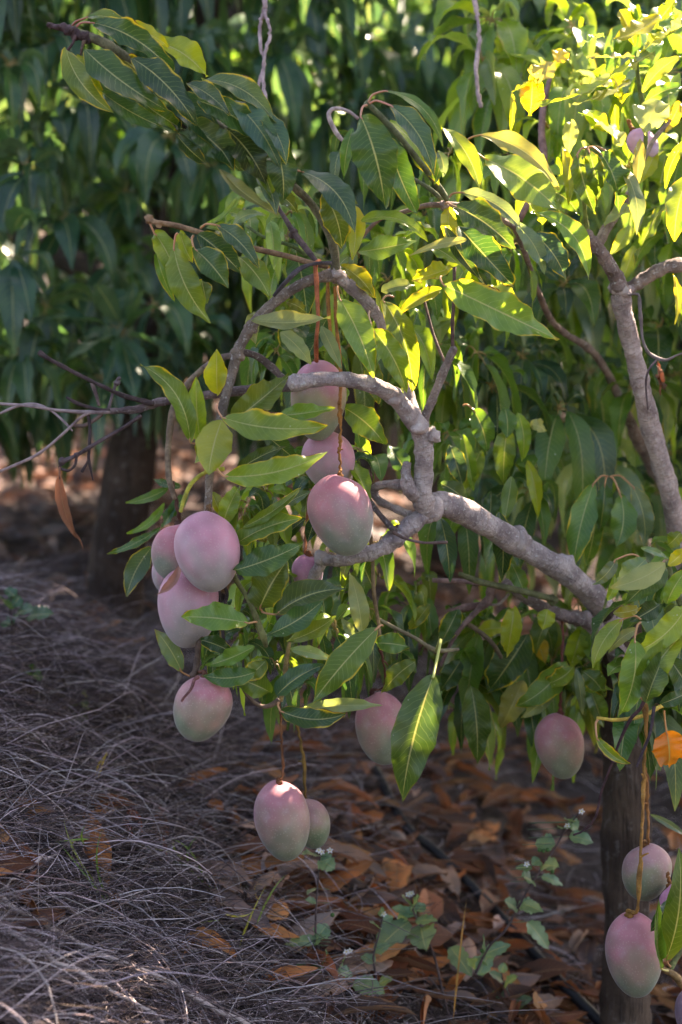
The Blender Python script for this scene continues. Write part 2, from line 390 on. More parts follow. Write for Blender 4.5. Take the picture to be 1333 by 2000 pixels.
def reg_left(rng, n):
    y = 1.45 + 3.9 * rng.random(n) ** 1.15; lo = -.235 * y - .15; hi = -.05 + .05 * (y - 2.2)
    x = lo + (hi - lo) * rng.random(n) ** 1.1 + rng.normal(0, .06, n)
    return x, y
def reg_all(rng, n):
    y = 1.7 + 5.8 * rng.random(n) ** 1.2; x = rng.uniform(-.25, .25, n) * y * 1.05; return x, y
def dry_grass():
    mb = MB()
    for args, kw in (((27000, reg_left, (.03, .13), (.0004, .0011), STRAW, (-.1, .6), 3), dict(tangle=.13)), ((15000, reg_left, (.04, .2), (.0004, .0012), STRAW, (-.1, .7), 6), dict(aim=(-.7, .9), tangle=.1, arch=.28)), ((2500, reg_left, (.05, .14), (.0005, .0011), STRAW, (.6, 1.3), 16), dict(tangle=.12, arch=.5)),
            ((16000, reg_left, (.008, .035), (.0008, .0022), STRAW, (-.2, .5), 7), dict(tangle=.05, seg=2)), ((20000, reg_all, (.05, .16), (.0005, .0013), STRAW, (-.1, .4), 4), dict(tangle=.15)), ((9000, reg_all, (.01, .04), (.001, .003), STRAW, (-.2, .4), 8), dict(tangle=.05, seg=2))):
        V, Q, C = strands(*args, **kw); mb.add(V, Q, None, C)
    V, Q, C = strands(1500, reg_left, (.10, .30), (.0007, .0018), [STRAW[1], STRAW[3], STRAW[7], STRAW[1]], (.0, .6), 9, arch=.5, seg=9, tangle=.08, aim=(-.6, .9)); mb.add(V, Q, None, C)
    V, Q, C = strands(260, reg_all, (.12, .38), (.0012, .0026), STRAW[:4], (-.05, .2), 19, arch=.2, seg=8, tangle=.14); mb.add(V, Q, None, C)
    o = mb.build('dry_grass', M_STRAW, origin=(0, 2.5, 0)); tag(o, 'matted grey dry grass covering the mound and the orchard floor', 'grass', kind='stuff')
dry_grass()
for i, (pts, r, lab) in enumerate([
    ([(-20, 1745), (130, 1830), (300, 1905), (500, 2012)], 5.5, 'thick pale dead stalk lying diagonally, the upper of two in the near grass'),
    ([(-20, 1795), (140, 1895), (270, 1960), (340, 2020)], 4.5, 'thick pale dead stalk lying lower in the bottom corner grass'),
    ([(0, 1738), (60, 1690), (120, 1660), (210, 1590), (232, 1568)], 2.4, 'thin bleached straw stem arching over the mound beside a brown leaf')]):
    P3 = []
    for (a, b_) in pts:
        gx, gy, gt = gpoint(a, b_); d = gt - .06; P3.append(P(a, b_, d - .04))
    mb = MB(); tube_geo(mb, P3, [r * gt / FPX] * len(P3), (.42, .34, .32, 1), sides=7, lump=.08, seed=i, jit=.002)
    tag(mb.build('dead_stalk', M_STRAW), lab, 'stalk')

RUST = [(.24, .085, .035), (.30, .125, .055), (.15, .055, .03), (.20, .09, .06), (.36, .17, .08), (.10, .042, .028), (.24, .16, .14), (.12, .06, .045), (.09, .06, .055), (.17, .12, .12)]
def litter_leaf(mb, x, y, z, L, a, rng, tint, nu=4, nv=8, curlk=1.0, up=.25):
    d = np.array([math.cos(a), math.sin(a), rng.normal(0, .18)]); N = nrm(np.array([rng.normal(0, up), rng.normal(0, up) - .15, 1.0]))
    p0 = np.array([x, y, z]) - d * L / 2; p2 = np.array([x, y, z]) + d * L / 2
    p1 = (p0 + p2) / 2 + N * L * rng.uniform(-.16, .28) * curlk + np.cross(N, d) * L * rng.normal(0, .08)
    leaf_geo(mb, p0, p1, p2, N, L * rng.uniform(.26, .38), tint, edge=.25, nu=nu, nv=nv, fold=rng.uniform(-.3, .6), wave=rng.uniform(.03, .12), twist=rng.normal(0, .5), curl=rng.uniform(-.6, .9) * curlk, ph=rng.uniform(0, 6))
def litter():
    rng = np.random.default_rng(21); cand = []
    for k in range(5200):
        y = 2.05 + 8.0 * rng.random() ** 1.5; x = rng.uniform(-.24, .24) * y
        edge = -.03 - .13 * (y - 2.2) if y < 4.5 else -9
        pat = math.sin(x * 3.1 + y * 2.3) + math.sin(x * 7.7 - y * 3.9 + 1)
        if y < 6 and pat < -.35 and rng.random() < .7: continue
        if x < edge and rng.random() > (.12 if y < 3.8 else .3): continue
        cand.append((x, y))
    cand.sort(key=lambda p: p[1])
    rest = MB(); n_ind = 0
    def one(mb, x, y, z, big, t, nu, nv, rng):
        L = rng.uniform(*big); litter_leaf(mb, x, y, z, L, rng.uniform(0, 6.28), rng, t, nu, nv)
    n_ind = 0; LAB = {0: 'rust brown fallen leaf heaped among others below the lowest mangoes', 1: 'brown fallen leaf lying between the irrigation pipe and the dark trunk', 2: 'brown fallen leaf lying around the foot of the green weeds'}
    k = 0
    while n_ind < 190:
        k += 1; px, py = rng.normal(680, 130), rng.uniform(1600, 1990)
        px += (py - 1800) * .55
        if not (430 < px < 1160): continue
        x, y, t0 = gpoint(px, py); t = np.array(RUST[rng.integers(0, 10)]) * rng.uniform(.9, 1.8)
        mb = MB(); one(mb, x, y, float(gz(x, y)) + rng.uniform(.02, .07), (.07, .17), t, 6, 12, rng)
        q = 0 if py < 1790 else 2
        tag(mb.build('fallen_leaf', M_DRY), LAB[q], 'leaf', ['leaves heaped below the lowest mangoes', '', 'leaves around the weeds'][q]); n_ind += 1
    for k, (x, y) in enumerate(cand):
        t = np.array(RUST[rng.integers(0, len(RUST))]) * rng.uniform(.6, 1.2); big = (.035, .155) if y < 4.5 else (.1, .19)
        if y > 4.6: t = t * .4 + np.array([.2, .155, .16]) * .6  # distant litter washed greyish violet, pinkish background light put into its colour
        z = float(gz(x, y)) + rng.uniform(.008, .05)
        yy = y * math.cos(PITCH) + (CAMZ - z) * math.sin(PITCH); zz = (z - CAMZ) * math.cos(PITCH) + y * math.sin(PITCH); ppy = 1000 - zz / yy * FPX; ppx = 666.5 + x / yy * FPX
        if n_ind < 270 and 1560 < ppy < 1995 and 1000 < ppx < 1320:
            mb = MB(); one(mb, x, y, z, (.05, .14), t, 6, 12, rng)
            tag(mb.build('fallen_leaf', M_DRY), LAB[1], 'leaf', 'leaves between the pipe and the trunk'); n_ind += 1
        else: one(rest, x, y, z, big, t, 4, 8, rng)
    o = rest.build('leaf_litter', M_DRY, origin=(0, 4, 0)); tag(o, 'brown leaf litter spread over the shaded orchard floor further back', 'leaf litter', kind='stuff')
litter()
# single fallen leaves one can point at
def placed_dry(bx, by, tx, ty, wpx, lift, tint, lab, bow=0, fold=.4, curl=.5):
    gx, gy, gt = gpoint((bx + tx) / 2, (by + ty) / 2 + 10); d = gt - .07
    p0, p2 = P(bx, by, d), P(tx, ty, d - .015); N = nrm(-FWn * .6 + UPn * .8)
    dx, dy = tx - bx, ty - by; l = math.hypot(dx, dy)
    p1 = P((bx + tx) / 2 + dy / l * 2 * bow, (by + ty) / 2 - dx / l * 2 * bow, d) + N * lift
    mb = MB(); leaf_geo(mb, p0, p1, p2, N, wpx * d / FPX * 1.2, tint, edge=.15, nu=8, nv=16, fold=fold, curl=curl, wave=.07, ph=bx)
    tag(mb.build('fallen_leaf', M_DRY), lab, 'leaf')
placed_dry(352, 1843, 462, 1868, 52, .012, (.50, .23, .10), 'large orange brown fallen leaf on the dry grass, nearest the thick stalks', 5)
placed_dry(60, 1608, 88, 1576, 20, .006, (.50, .24, .11), 'small orange fallen leaf lying on the grassy mound near the left edge')
placed_dry(248, 1580, 280, 1628, 26, .01, (.38, .12, .07), 'curled red brown leaf caught upright in grass, upper of a pair')
placed_dry(240, 1600, 262, 1650, 18, .01, (.27, .08, .05), 'curled dark red leaf hanging under its paler twin in the grass')
placed_dry(405, 1572, 440, 1590, 34, .006, (.55, .22, .09), 'small bright orange leaf lying left of the lowest hanging mango')
placed_dry(320, 1635, 328, 1690, 9, .004, (.42, .15, .08), 'narrow rolled brown leaf standing in the grass')
placed_dry(630, 1700, 680, 1730, 52, .01, (.42, .19, .09), 'broad tan fallen leaf behind the white flowered weed stem', 2)
placed_dry(870, 1960, 915, 1900, 30, .02, (.48, .20, .08), 'orange fallen leaf standing on edge at the foot of the weeds')

# irrigation pipe
pp = []
for (a, b_) in [(735, 1560), (790, 1665), (850, 1730), (935, 1815), (1010, 1890), (1090, 1975), (1180, 2070)]:
    gx, gy, gt = gpoint(a, b_); v = P(a, b_, gt); v[2] = float(gz(v[0], v[1])) + .055; pp.append(v)
mb = MB(); tube_geo(mb, pp, [.0095] * len(pp), (.018, .018, .022, 1), sides=12, lump=.0)
tag(mb.build('irrigation_pipe', M_HOSE), 'black plastic irrigation pipe running through the leaf litter', 'pipe')

# ---------------------------------------------------------------- the trees
TREE = empty('mango_tree', (0.50, 2.80, float(gz(.5, 2.8))))
tag(TREE, 'mango tree with smooth grey curling limbs over the litter, loaded with pink fruit', 'tree')
TREE2 = empty('mango_tree', (0.72, 2.9, float(gz(.72, 2.9))))
tag(TREE2, 'mango tree at the right edge with pale forked trunk and sunlit yellow green leaves', 'tree')

def limb(name, p, col=BARK, parent=TREE, m=None, sides=12, lump=.06, seed=0, knots=(), jit=0.0, per=6, into=None):
    mb = MB(); pts, rad = pxpath(p); big = max(a[3] for a in p) > 9
    tube_geo(mb, pts, [q * .93 for q in rad], col, sides=max(sides, 20) if big else sides, lump=lump, seed=seed, jit=jit, per=16 if big else per, rough=.08 if big else 0)
    for k, (x, y, d, r) in enumerate(knots): blob(mb, P(x, y, d), r * d / FPX * .92, col, seed + k, rough=.3)
    return mb.build(name, m or M_BARK, parent)

# main tree limbs (px, py, depth m, radius px)
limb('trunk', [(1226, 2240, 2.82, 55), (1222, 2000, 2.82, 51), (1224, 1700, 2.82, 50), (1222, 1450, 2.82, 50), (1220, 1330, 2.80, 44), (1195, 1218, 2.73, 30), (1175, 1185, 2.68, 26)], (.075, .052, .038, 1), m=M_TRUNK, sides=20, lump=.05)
limb('main_limb', [(1195, 1215, 2.72, 27), (1160, 1165, 2.66, 26), (1100, 1115, 2.60, 25), (1010, 1062, 2.54, 25), (930, 1012, 2.48, 27), (870, 985, 2.44, 27), (832, 985, 2.42, 22)], BARK, sides=18, lump=.035, knots=[(1015, 1060, 2.54, 26), (842, 988, 2.42, 25), (1098, 1108, 2.6, 24)])
limb('curved_limb', [(838, 1000, 2.42, 24), (826, 970, 2.40, 22), (828, 920, 2.39, 20), (829, 880, 2.38, 20), (822, 845, 2.37, 20), (802, 812, 2.35, 20), (772, 777, 2.33, 18), (735, 755, 2.31, 17), (690, 743, 2.30, 16), (640, 740, 2.29, 15.5), (600, 744, 2.28, 17), (567, 750, 2.28, 18)], BARK, sides=18, lump=.045, seed=3, knots=[(843, 852, 2.37, 17), (818, 832, 2.355, 21), (775, 780, 2.33, 19)], per=8)
limb('branch_stub', [(824, 962, 2.40, 16), (806, 962, 2.39, 17), (796, 945, 2.38, 14), (793, 922, 2.38, 10), (796, 903, 2.38, 9)], BARK, sides=14, lump=.06, seed=5)
limb('lower_limb', [(840, 1000, 2.42, 20), (812, 1018, 2.41, 19), (775, 1050, 2.40, 19), (740, 1075, 2.39, 17), (700, 1086, 2.39, 16), (655, 1095, 2.39, 13), (630, 1092, 2.40, 12)], BARK, sides=14, lump=.07, seed=6, knots=[(774, 1050, 2.40, 20), (627, 1088, 2.40, 14)])
limb('branch_stub', [(632, 1096, 2.40, 11), (618, 1116, 2.41, 12), (604, 1140, 2.42, 11), (590, 1170, 2.43, 9)], BARK, seed=7)
limb('branch', [(800, 948, 2.40, 13), (770, 946, 2.42, 10), (742, 948, 2.43, 9), (731, 958, 2.44, 10), (738, 975, 2.44, 8), (760, 988, 2.43, 8), (788, 1000, 2.42, 9), (812, 1012, 2.42, 9)], BARK, seed=8)
limb('branch', [(684, 905, 2.46, 4), (705, 945, 2.45, 5), (732, 992, 2.42, 5.5), (772, 1038, 2.385, 7)], (.2, .165, .155, 1), seed=9, lump=.03)
limb('twig', [(770, 1040, 2.37, 4), (792, 1052, 2.35, 3), (830, 1060, 2.34, 3), (874, 1059, 2.33, 3.5)], (.15, .1, .09, 1), m=M_TWIG, seed=10)
SNAG = limb('branch', [(830, 850, 2.37, 13), (829, 822, 2.37, 10), (845, 780, 2.36, 9), (865, 730, 2.35, 9), (884, 688, 2.34, 9), (888, 682, 2.34, 7)], (.27, .22, .21, 1), seed=11, lump=.05)
limb('twig', [(885, 690, 2.34, 4), (884, 640, 2.34, 4), (887, 580, 2.33, 3.4), (888, 522, 2.33, 4.2)], (.11, .065, .06, 1), parent=SNAG, m=M_TWIG, seed=12)
limb('twig', [(868, 705, 2.36, 3), (850, 662, 2.37, 3), (838, 620, 2.38, 2.8), (825, 573, 2.39, 3.4)], (.15, .1, .09, 1), parent=SNAG, m=M_TWIG, seed=13)
limb('branch', [(818, 825, 2.38, 13), (806, 790, 2.40, 11), (790, 740, 2.42, 11), (765, 680, 2.42, 11), (742, 625, 2.40, 12), (715, 588, 2.38, 13), (685, 560, 2.365, 14), (655, 533, 2.35, 14)], BARK, seed=14, lump=.05, knots=[(655, 535, 2.35, 17)])
limb('arched_branch', [(655, 535, 2.35, 14), (630, 541, 2.345, 12), (595, 552, 2.34, 11), (558, 574, 2.335, 11), (520, 605, 2.33, 11), (492, 637, 2.33, 11.5), (468, 680, 2.33, 11.5), (455, 725, 2.33, 11), (441, 775, 2.325, 10), (428, 830, 2.32, 10), (415, 890, 2.32, 9), (409, 945, 2.315, 8.5), (407, 1004, 2.31, 8)], (.23, .185, .155, 1), seed=15, lump=.04, knots=[(490, 640, 2.33, 13), (466, 690, 2.33, 13)])
TOPB = limb('branch', [(656, 540, 2.35, 10), (655, 500, 2.34, 9.5), (643, 455, 2.33, 9), (612, 403, 2.32, 8.5), (570, 360, 2.30, 8), (530, 320, 2.29, 8), (450, 260, 2.29, 8), (350, 190, 2.28, 8), (270, 128, 2.28, 9), (215, 90, 2.27, 10), (175, 72, 2.27, 10), (150, 64, 2.27, 8)], (.14, .135, .085, 1), seed=16, lump=.04, m=M_TWIG)
limb('shoot_tip', [(180, 76, 2.27, 11), (150, 66, 2.27, 11), (130, 55, 2.265, 9), (108, 52, 2.26, 6), (93, 48, 2.26, 5)], (.07, .045, .05, 1), parent=TOPB, m=M_TWIG, seed=17, lump=.15, knots=[(150, 66, 2.27, 12), (132, 60, 2.265, 9)])
limb('twig', [(148, 70, 2.265, 4), (142, 85, 2.26, 3), (133, 98, 2.26, 3)], (.09, .05, .05, 1), parent=TOPB, m=M_TWIG); limb('twig', [(165, 80, 2.265, 4), (160, 95, 2.26, 3), (158, 108, 2.26, 2)], (.12, .07, .05, 1), parent=TOPB, m=M_TWIG)
limb('branch', [(640, 520, 2.36, 6), (605, 513, 2.36, 6), (560, 500, 2.35, 6), (500, 486, 2.34, 6), (440, 470, 2.33, 5.5), (385, 452, 2.32, 5.5), (340, 440, 2.31, 6), (305, 434, 2.30, 6), (290, 427, 2.30, 7)], (.25, .16, .10, 1), m=M_TWIG, seed=18, knots=[(292, 428, 2.30, 9), (312, 436, 2.30, 7)])
limb('branch', [(622, 515, 2.38, 5), (600, 488, 2.40, 6), (575, 455, 2.42, 6.5), (558, 428, 2.43, 5), (540, 398, 2.44, 4.5), (530, 360, 2.45, 4)], (.10, .07, .07, 1), m=M_TWIG, seed=19, knots=[(574, 454, 2.42, 9)])
limb('branch', [(600, 500, 2.42, 4), (570, 480, 2.42, 4), (520, 465, 2.43, 3.5), (480, 440, 2.44, 3)], (.12, .17, .06, 1), m=M_TWIG, seed=20)
limb('twig', [(648, 514, 2.33, 3.5), (620, 514, 2.32, 4), (590, 523, 2.315, 4.5), (562, 547, 2.31, 5), (535, 578, 2.32, 4)], (.075, .065, .075, 1), m=M_TWIG, seed=21, lump=.12)
# centre-right shoot system
limb('branch', [(1300, 945, 3.1, 18), (1266, 890, 3.08, 16), (1244, 852, 3.05, 14), (1220, 800, 3.0, 10), (1195, 745, 2.95, 8.5), (1172, 705, 2.9, 8), (1147, 677, 2.86, 8), (1110, 655, 2.8, 7), (1077, 625, 2.7, 7), (1050, 565, 2.6, 6), (1010, 455, 2.46, 6), (980, 430, 2.41, 7), (940, 413, 2.40, 6.5), (902, 402, 2.39, 6.5), (867, 399, 2.38, 7)], (.30, .22, .19, 1), parent=TREE2, seed=22, knots=[(868, 400, 2.38, 9), (1147, 680, 2.86, 10)])
limb('branch', [(867, 400, 2.38, 5.5), (830, 402, 2.39, 5.5), (782, 416, 2.40, 5), (740, 430, 2.42, 4.5), (700, 470, 2.43, 4)], (.25, .17, .13, 1), parent=TREE2, m=M_TWIG, seed=23)
limb('branch', [(874, 390, 2.37, 6.5), (850, 355, 2.35, 6.5), (815, 310, 2.33, 6.5), (775, 260, 2.31, 6.5), (745, 228, 2.30, 6), (722, 205, 2.29, 6)], (.12, .14, .075, 1), parent=TREE2, m=M_TWIG, seed=24, knots=[(719, 203, 2.29, 9)])
limb('branch', [(862, 388, 2.39, 5), (835, 365, 2.39, 4.5), (800, 345, 2.40, 4)], (.12, .14, .075, 1), parent=TREE2, m=M_TWIG, seed=25)
# right tree trunk
limb('trunk', [(1420, 2300, 2.95, 40), (1405, 1900, 2.92, 36), (1385, 1500, 2.88, 32), (1350, 1170, 2.80, 27), (1326, 1040, 2.72, 23), (1302, 940, 2.66, 21), (1276, 850, 2.62, 21), (1254, 760, 2.58, 20), (1238, 690, 2.56, 19.5), (1220, 620, 2.54, 19), (1212, 575, 2.53, 20)], (.42, .345, .33, 1), parent=TREE2, sides=18, seed=26, lump=.05, knots=[(1214, 568, 2.53, 24)])
limb('branch', [(1216, 578, 2.53, 20), (1205, 545, 2.52, 17), (1187, 512, 2.51, 15), (1168, 485, 2.50, 13), (1150, 462, 2.49, 12), (1143, 452, 2.49, 11)], (.24, .18, .165, 1), parent=TREE2, sides=14, seed=27, knots=[(1146, 458, 2.49, 13)])
limb('branch', [(1212, 575, 2.54, 15), (1245, 553, 2.54, 14), (1275, 535, 2.54, 14), (1305, 521, 2.54, 14), (1345, 514, 2.55, 15), (1420, 500, 2.58, 16)], (.26, .2, .17, 1), parent=TREE2, sides=14, seed=28)
limb('branch', [(1165, 490, 2.51, 10), (1180, 455, 2.52, 11), (1205, 415, 2.53, 10), (1232, 378, 2.54, 9), (1245, 345, 2.55, 7.5), (1255, 315, 2.56, 6), (1280, 270, 2.58, 5), (1310, 235, 2.6, 4.5)], (.33, .26, .22, 1), parent=TREE2, sides=12, seed=29, knots=[(1250, 325, 2.55, 9)])
limb('shoot', [(1252, 318, 2.55, 5), (1262, 270, 2.54, 5), (1256, 210, 2.52, 5), (1248, 160, 2.50, 4.5), (1244, 120, 2.49, 4)], (.12, .17, .05, 1), parent=TREE2, m=M_TWIG, seed=30)
limb('shoot', [(1148, 458, 2.49, 6), (1143, 415, 2.48, 5), (1140, 360, 2.47, 4.5), (1146, 300, 2.46, 4), (1148, 288, 2.46, 4)], (.2, .25, .06, 1), parent=TREE2, m=M_TWIG, seed=31)
limb('branch', [(1015, 430, 2.62, 6), (1060, 330, 2.68, 8), (1058, 260, 2.72, 8), (1062, 210, 2.75, 7), (1075, 150, 2.78, 5)], (.22, .13, .12, 1), parent=TREE2, m=M_TWIG, seed=32)
# left horizontal branch with its dead twigs
LEFTB = limb('branch', [(600, 752, 2.37, 9), (545, 757, 2.38, 10), (485, 762, 2.38, 10.5), (430, 768, 2.38, 10), (370, 778, 2.37, 9), (310, 786, 2.36, 8.5), (270, 799, 2.35, 8), (215, 803, 2.34, 7)], (.20, .15, .155, 1), seed=33, lump=.07)
limb('branch', [(462, 688, 2.36, 7), (485, 690, 2.37, 7.5), (508, 699, 2.38, 8), (530, 716, 2.385, 8), (552, 738, 2.39, 8), (580, 760, 2.39, 8)], (.22, .17, .17, 1), seed=34)
limb('dead_twig', [(300, 788, 2.35, 6), (262, 779, 2.34, 5), (225, 766, 2.335, 4.5), (180, 745, 2.33, 4.5), (145, 727, 2.325, 4), (112, 710, 2.32, 4), (92, 698, 2.32, 5), (76, 688, 2.32, 5)], DARKT, parent=LEFTB, m=M_TWIG, seed=35, lump=.16)
limb('dead_twig', [(215, 803, 2.34, 6), (180, 797, 2.335, 4), (150, 787, 2.33, 3.4), (130, 776, 2.33, 2.5)], DARKT, parent=LEFTB, m=M_TWIG, seed=36, lump=.14)
limb('dead_twig', [(220, 803, 2.34, 5), (170, 805, 2.335, 4.2), (110, 801, 2.33, 3.6), (60, 793, 2.32, 3.2), (-10, 788, 2.32, 3)], (.24, .19, .2, 1), parent=LEFTB, m=M_TWIG, seed=37)
limb('dead_twig', [(190, 802, 2.34, 4), (160, 814, 2.33, 3), (122, 849, 2.32, 3), (85, 880, 2.32, 3), (50, 900, 2.31, 3), (-10, 925, 2.30, 3)], (.26, .2, .2, 1), parent=LEFTB, m=M_TWIG, seed=38)
limb('dead_twig', [(276, 812, 2.35, 4.5), (240, 836, 2.34, 4), (200, 859, 2.33, 4), (165, 880, 2.325, 4.5), (145, 892, 2.32, 5), (122, 902, 2.32, 5)], (.085, .06, .065, 1), parent=LEFTB, m=M_TWIG, seed=39, lump=.14, knots=[(122, 902, 2.32, 7), (150, 890, 2.32, 6)])
limb('dead_twig', [(150, 892, 2.32, 3), (147, 908, 2.32, 3), (135, 919, 2.315, 3), (119, 915, 2.315, 3), (117, 910, 2.315, 3)], DARKT, parent=LEFTB, m=M_TWIG, seed=40)
limb('dead_twig', [(172, 806, 2.34, 4), (176, 834, 2.335, 3.4), (175, 875, 2.33, 3), (174, 898, 2.33, 3.4), (182, 938, 2.325, 1.4)], DARKT, parent=LEFTB, m=M_TWIG, seed=41)
limb('dead_twig', [(174, 898, 2.33, 3), (166, 912, 2.33, 3), (160, 922, 2.33, 3.5)], DARKT, parent=LEFTB, m=M_TWIG, seed=42)
limb('dead_twig', [(213, 798, 2.34, 3.4), (222, 765, 2.35, 3.2), (230, 742, 2.35, 4), (236, 738, 2.35, 3)], (.13, .1, .105, 1), parent=LEFTB, m=M_TWIG, seed=43, knots=[(229, 748, 2.35, 6)])
limb('dead_twig', [(194, 792, 2.34, 3.4), (188, 770, 2.335, 4), (180, 748, 2.33, 4)], (.15, .11, .11, 1), parent=LEFTB, m=M_TWIG, seed=44)
limb('dead_twig', [(0, 808, 2.36, 2.6), (35, 793, 2.35, 2.8), (70, 789, 2.34, 2.6), (100, 802, 2.33, 2.4), (128, 826, 2.33, 2.4), (142, 842, 2.33, 1.8)], (.3, .24, .25, 1), parent=LEFTB, m=M_TWIG, seed=45)
limb('dead_twig', [(140, 831, 2.34, 3), (165, 831, 2.34, 4), (185, 820, 2.34, 4.4), (200, 808, 2.34, 4)], (.13, .09, .08, 1), parent=LEFTB, m=M_TWIG, seed=46)
limb('branch', [(398, 720, 2.36, 7), (372, 745, 2.355, 8), (348, 780, 2.35, 8), (336, 815, 2.345, 8), (329, 870, 2.34, 7), (330, 928, 2.335, 6), (341, 975, 2.33, 5)], (.2, .15, .105, 1), m=M_TWIG, seed=47, lump=.1)
limb('branch', [(460, 693, 2.36, 7), (430, 700, 2.36, 7), (398, 720, 2.36, 7)], (.2, .15, .13, 1), m=M_TWIG, seed=48)
# lower right limbs
limb('branch', [(1215, 1290, 2.72, 22), (1197, 1262, 2.70, 20), (1172, 1232, 2.68, 18), (1140, 1210, 2.67, 16), (1105, 1203, 2.66, 14), (1067, 1190, 2.65, 13), (1020, 1162, 2.64, 12), (985, 1136, 2.64, 9)], (.27, .21, .205, 1), seed=49, lump=.05, knots=[(1140, 1208, 2.67, 18)])
limb('branch', [(1025, 1160, 2.65, 6), (960, 1142, 2.62, 6), (905, 1136, 2.60, 5), (846, 1133, 2.58, 5)], (.24, .16, .16, 1), m=M_TWIG, seed=50)
limb('shoot', [(1087, 1172, 2.62, 8), (1050, 1162, 2.60, 7), (1000, 1150, 2.58, 7), (945, 1138, 2.56, 7), (897, 1121, 2.55, 5)], (.11, .12, .055, 1), m=M_TWIG, seed=51, knots=[(1080, 1172, 2.62, 10)])
limb('branch', [(962, 1140, 2.6, 8), (955, 1170, 2.6, 10), (935, 1190, 2.6, 7), (905, 1222, 2.6, 5), (885, 1250, 2.61, 4), (860, 1300, 2.62, 4)], (.17, .11, .10, 1), m=M_TWIG, seed=52)
limb('branch', [(952, 1180, 2.62, 8), (900, 1190, 2.63, 8), (878, 1205, 2.64, 8), (870, 1240, 2.66, 6)], (.2, .12, .11, 1), m=M_TWIG, seed=53)
limb('branch', [(910, 1215, 2.62, 5), (945, 1240, 2.63, 5), (966, 1262, 2.64, 5), (980, 1285, 2.65, 4)], (.14, .11, .075, 1), m=M_TWIG, seed=54)
limb('twig', [(952, 1180, 2.62, 3), (975, 1180, 2.61, 3), (995, 1160, 2.6, 3)], (.25, .2, .18, 1), m=M_TWIG, seed=55)
limb('shoot', [(742, 1210, 2.45, 3.5), (775, 1228, 2.45, 4), (812, 1247, 2.45, 4.5), (852, 1270, 2.45, 5), (897, 1268, 2.46, 3)], (.22, .19, .11, 1), m=M_TWIG, seed=56, knots=[(852, 1270, 2.45, 6)])
limb('shoot', [(722, 1020, 2.44, 4), (728, 1090, 2.43, 4), (731, 1160, 2.42, 4.2), (740, 1220, 2.42, 4), (742, 1262, 2.42, 4)], (.22, .15, .075, 1), m=M_TWIG, seed=57)
limb('shoot', [(448, 1100, 2.34, 6), (463, 1135, 2.33, 5.5), (485, 1170, 2.32, 5.5), (500, 1205, 2.32, 6), (514, 1243, 2.32, 7), (520, 1262, 2.33, 5)], (.15, .16, .065, 1), m=M_TWIG, seed=58, knots=[(515, 1243, 2.32, 8)])
limb('twig', [(470, 1325, 2.34, 3.5), (476, 1345, 2.34, 4), (490, 1365, 2.34, 4), (510, 1379, 2.34, 4.5), (528, 1378, 2.34, 5), (545, 1366, 2.34, 5)], (.17, .12, .09, 1), m=M_TWIG, seed=59)
limb('twig', [(395, 1225, 2.33, 5), (388, 1265, 2.33, 6), (384, 1300, 2.32, 7), (378, 1322, 2.31, 5)], (.10, .065, .05, 1), m=M_TWIG, seed=60, knots=[(380, 1320, 2.315, 8)])
limb('twig', [(428, 1150, 2.35, 3.5), (432, 1200, 2.33, 3.5), (438, 1255, 2.32, 3.5)], DARKT, m=M_TWIG, seed=61); limb('twig', [(436, 1140, 2.34, 3.5), (444, 1160, 2.335, 4), (440, 1180, 2.33, 3)], DARKT, m=M_TWIG, seed=62)
limb('twig', [(388, 1322, 2.27, 4.5), (380, 1328, 2.265, 4), (374, 1345, 2.26, 3), (360, 1362, 2.255, 2.6), (355, 1370, 2.255, 3)], (.16, .065, .06, 1), m=M_TWIG, seed=63)
limb('twig', [(566, 1255, 2.36, 4), (560, 1290, 2.36, 5), (556, 1330, 2.36, 5), (548, 1370, 2.35, 5)], (.25, .18, .07, 1), m=M_TWIG, seed=64)
# right cluster stems
limb('shoot', [(1350, 1225, 2.45, 10), (1328, 1170, 2.42, 9), (1312, 1130, 2.40, 7), (1304, 1098, 2.39, 5)], (.12, .15, .06, 1), m=M_TWIG, seed=65)
limb('yellow_stem', [(1166, 1402, 2.36, 3.5), (1200, 1406, 2.36, 4), (1240, 1402, 2.37, 4), (1270, 1392, 2.38, 4.5), (1295, 1378, 2.4, 5), (1350, 1360, 2.44, 6)], (.5, .36, .07, 1), m=M_TWIG, seed=66)
limb('dead_twig', [(1262, 1362, 2.36, 5), (1250, 1385, 2.36, 4), (1232, 1405, 2.36, 3.5), (1212, 1445, 2.37, 3), (1192, 1500, 2.38, 2.6), (1175, 1546, 2.39, 2.4), (1163, 1597, 2.40, 2.4), (1140, 1622, 2.42, 2), (1120, 1631, 2.42, 2)], (.07, .035, .04, 1), m=M_TWIG, seed=67)
limb('dead_twig', [(1278, 1380, 2.36, 3.5), (1270, 1432, 2.35, 3.5), (1255, 1470, 2.35, 3), (1244, 1498, 2.35, 2.6)], (.05, .035, .045, 1), m=M_TWIG, seed=68)
limb('shoot', [(1420, 2010, 2.5, 10), (1350, 1940, 2.42, 9), (1318, 1905, 2.38, 8), (1300, 1895, 2.37, 6), (1275, 1880, 2.36, 3)], (.3, .2, .09, 1), m=M_TWIG, seed=69)
limb('shoot', [(1420, 1760, 2.42, 8), (1345, 1830, 2.39, 7), (1322, 1868, 2.38, 7), (1310, 1893, 2.375, 6)], (.17, .2, .08, 1), m=M_TWIG, seed=70)
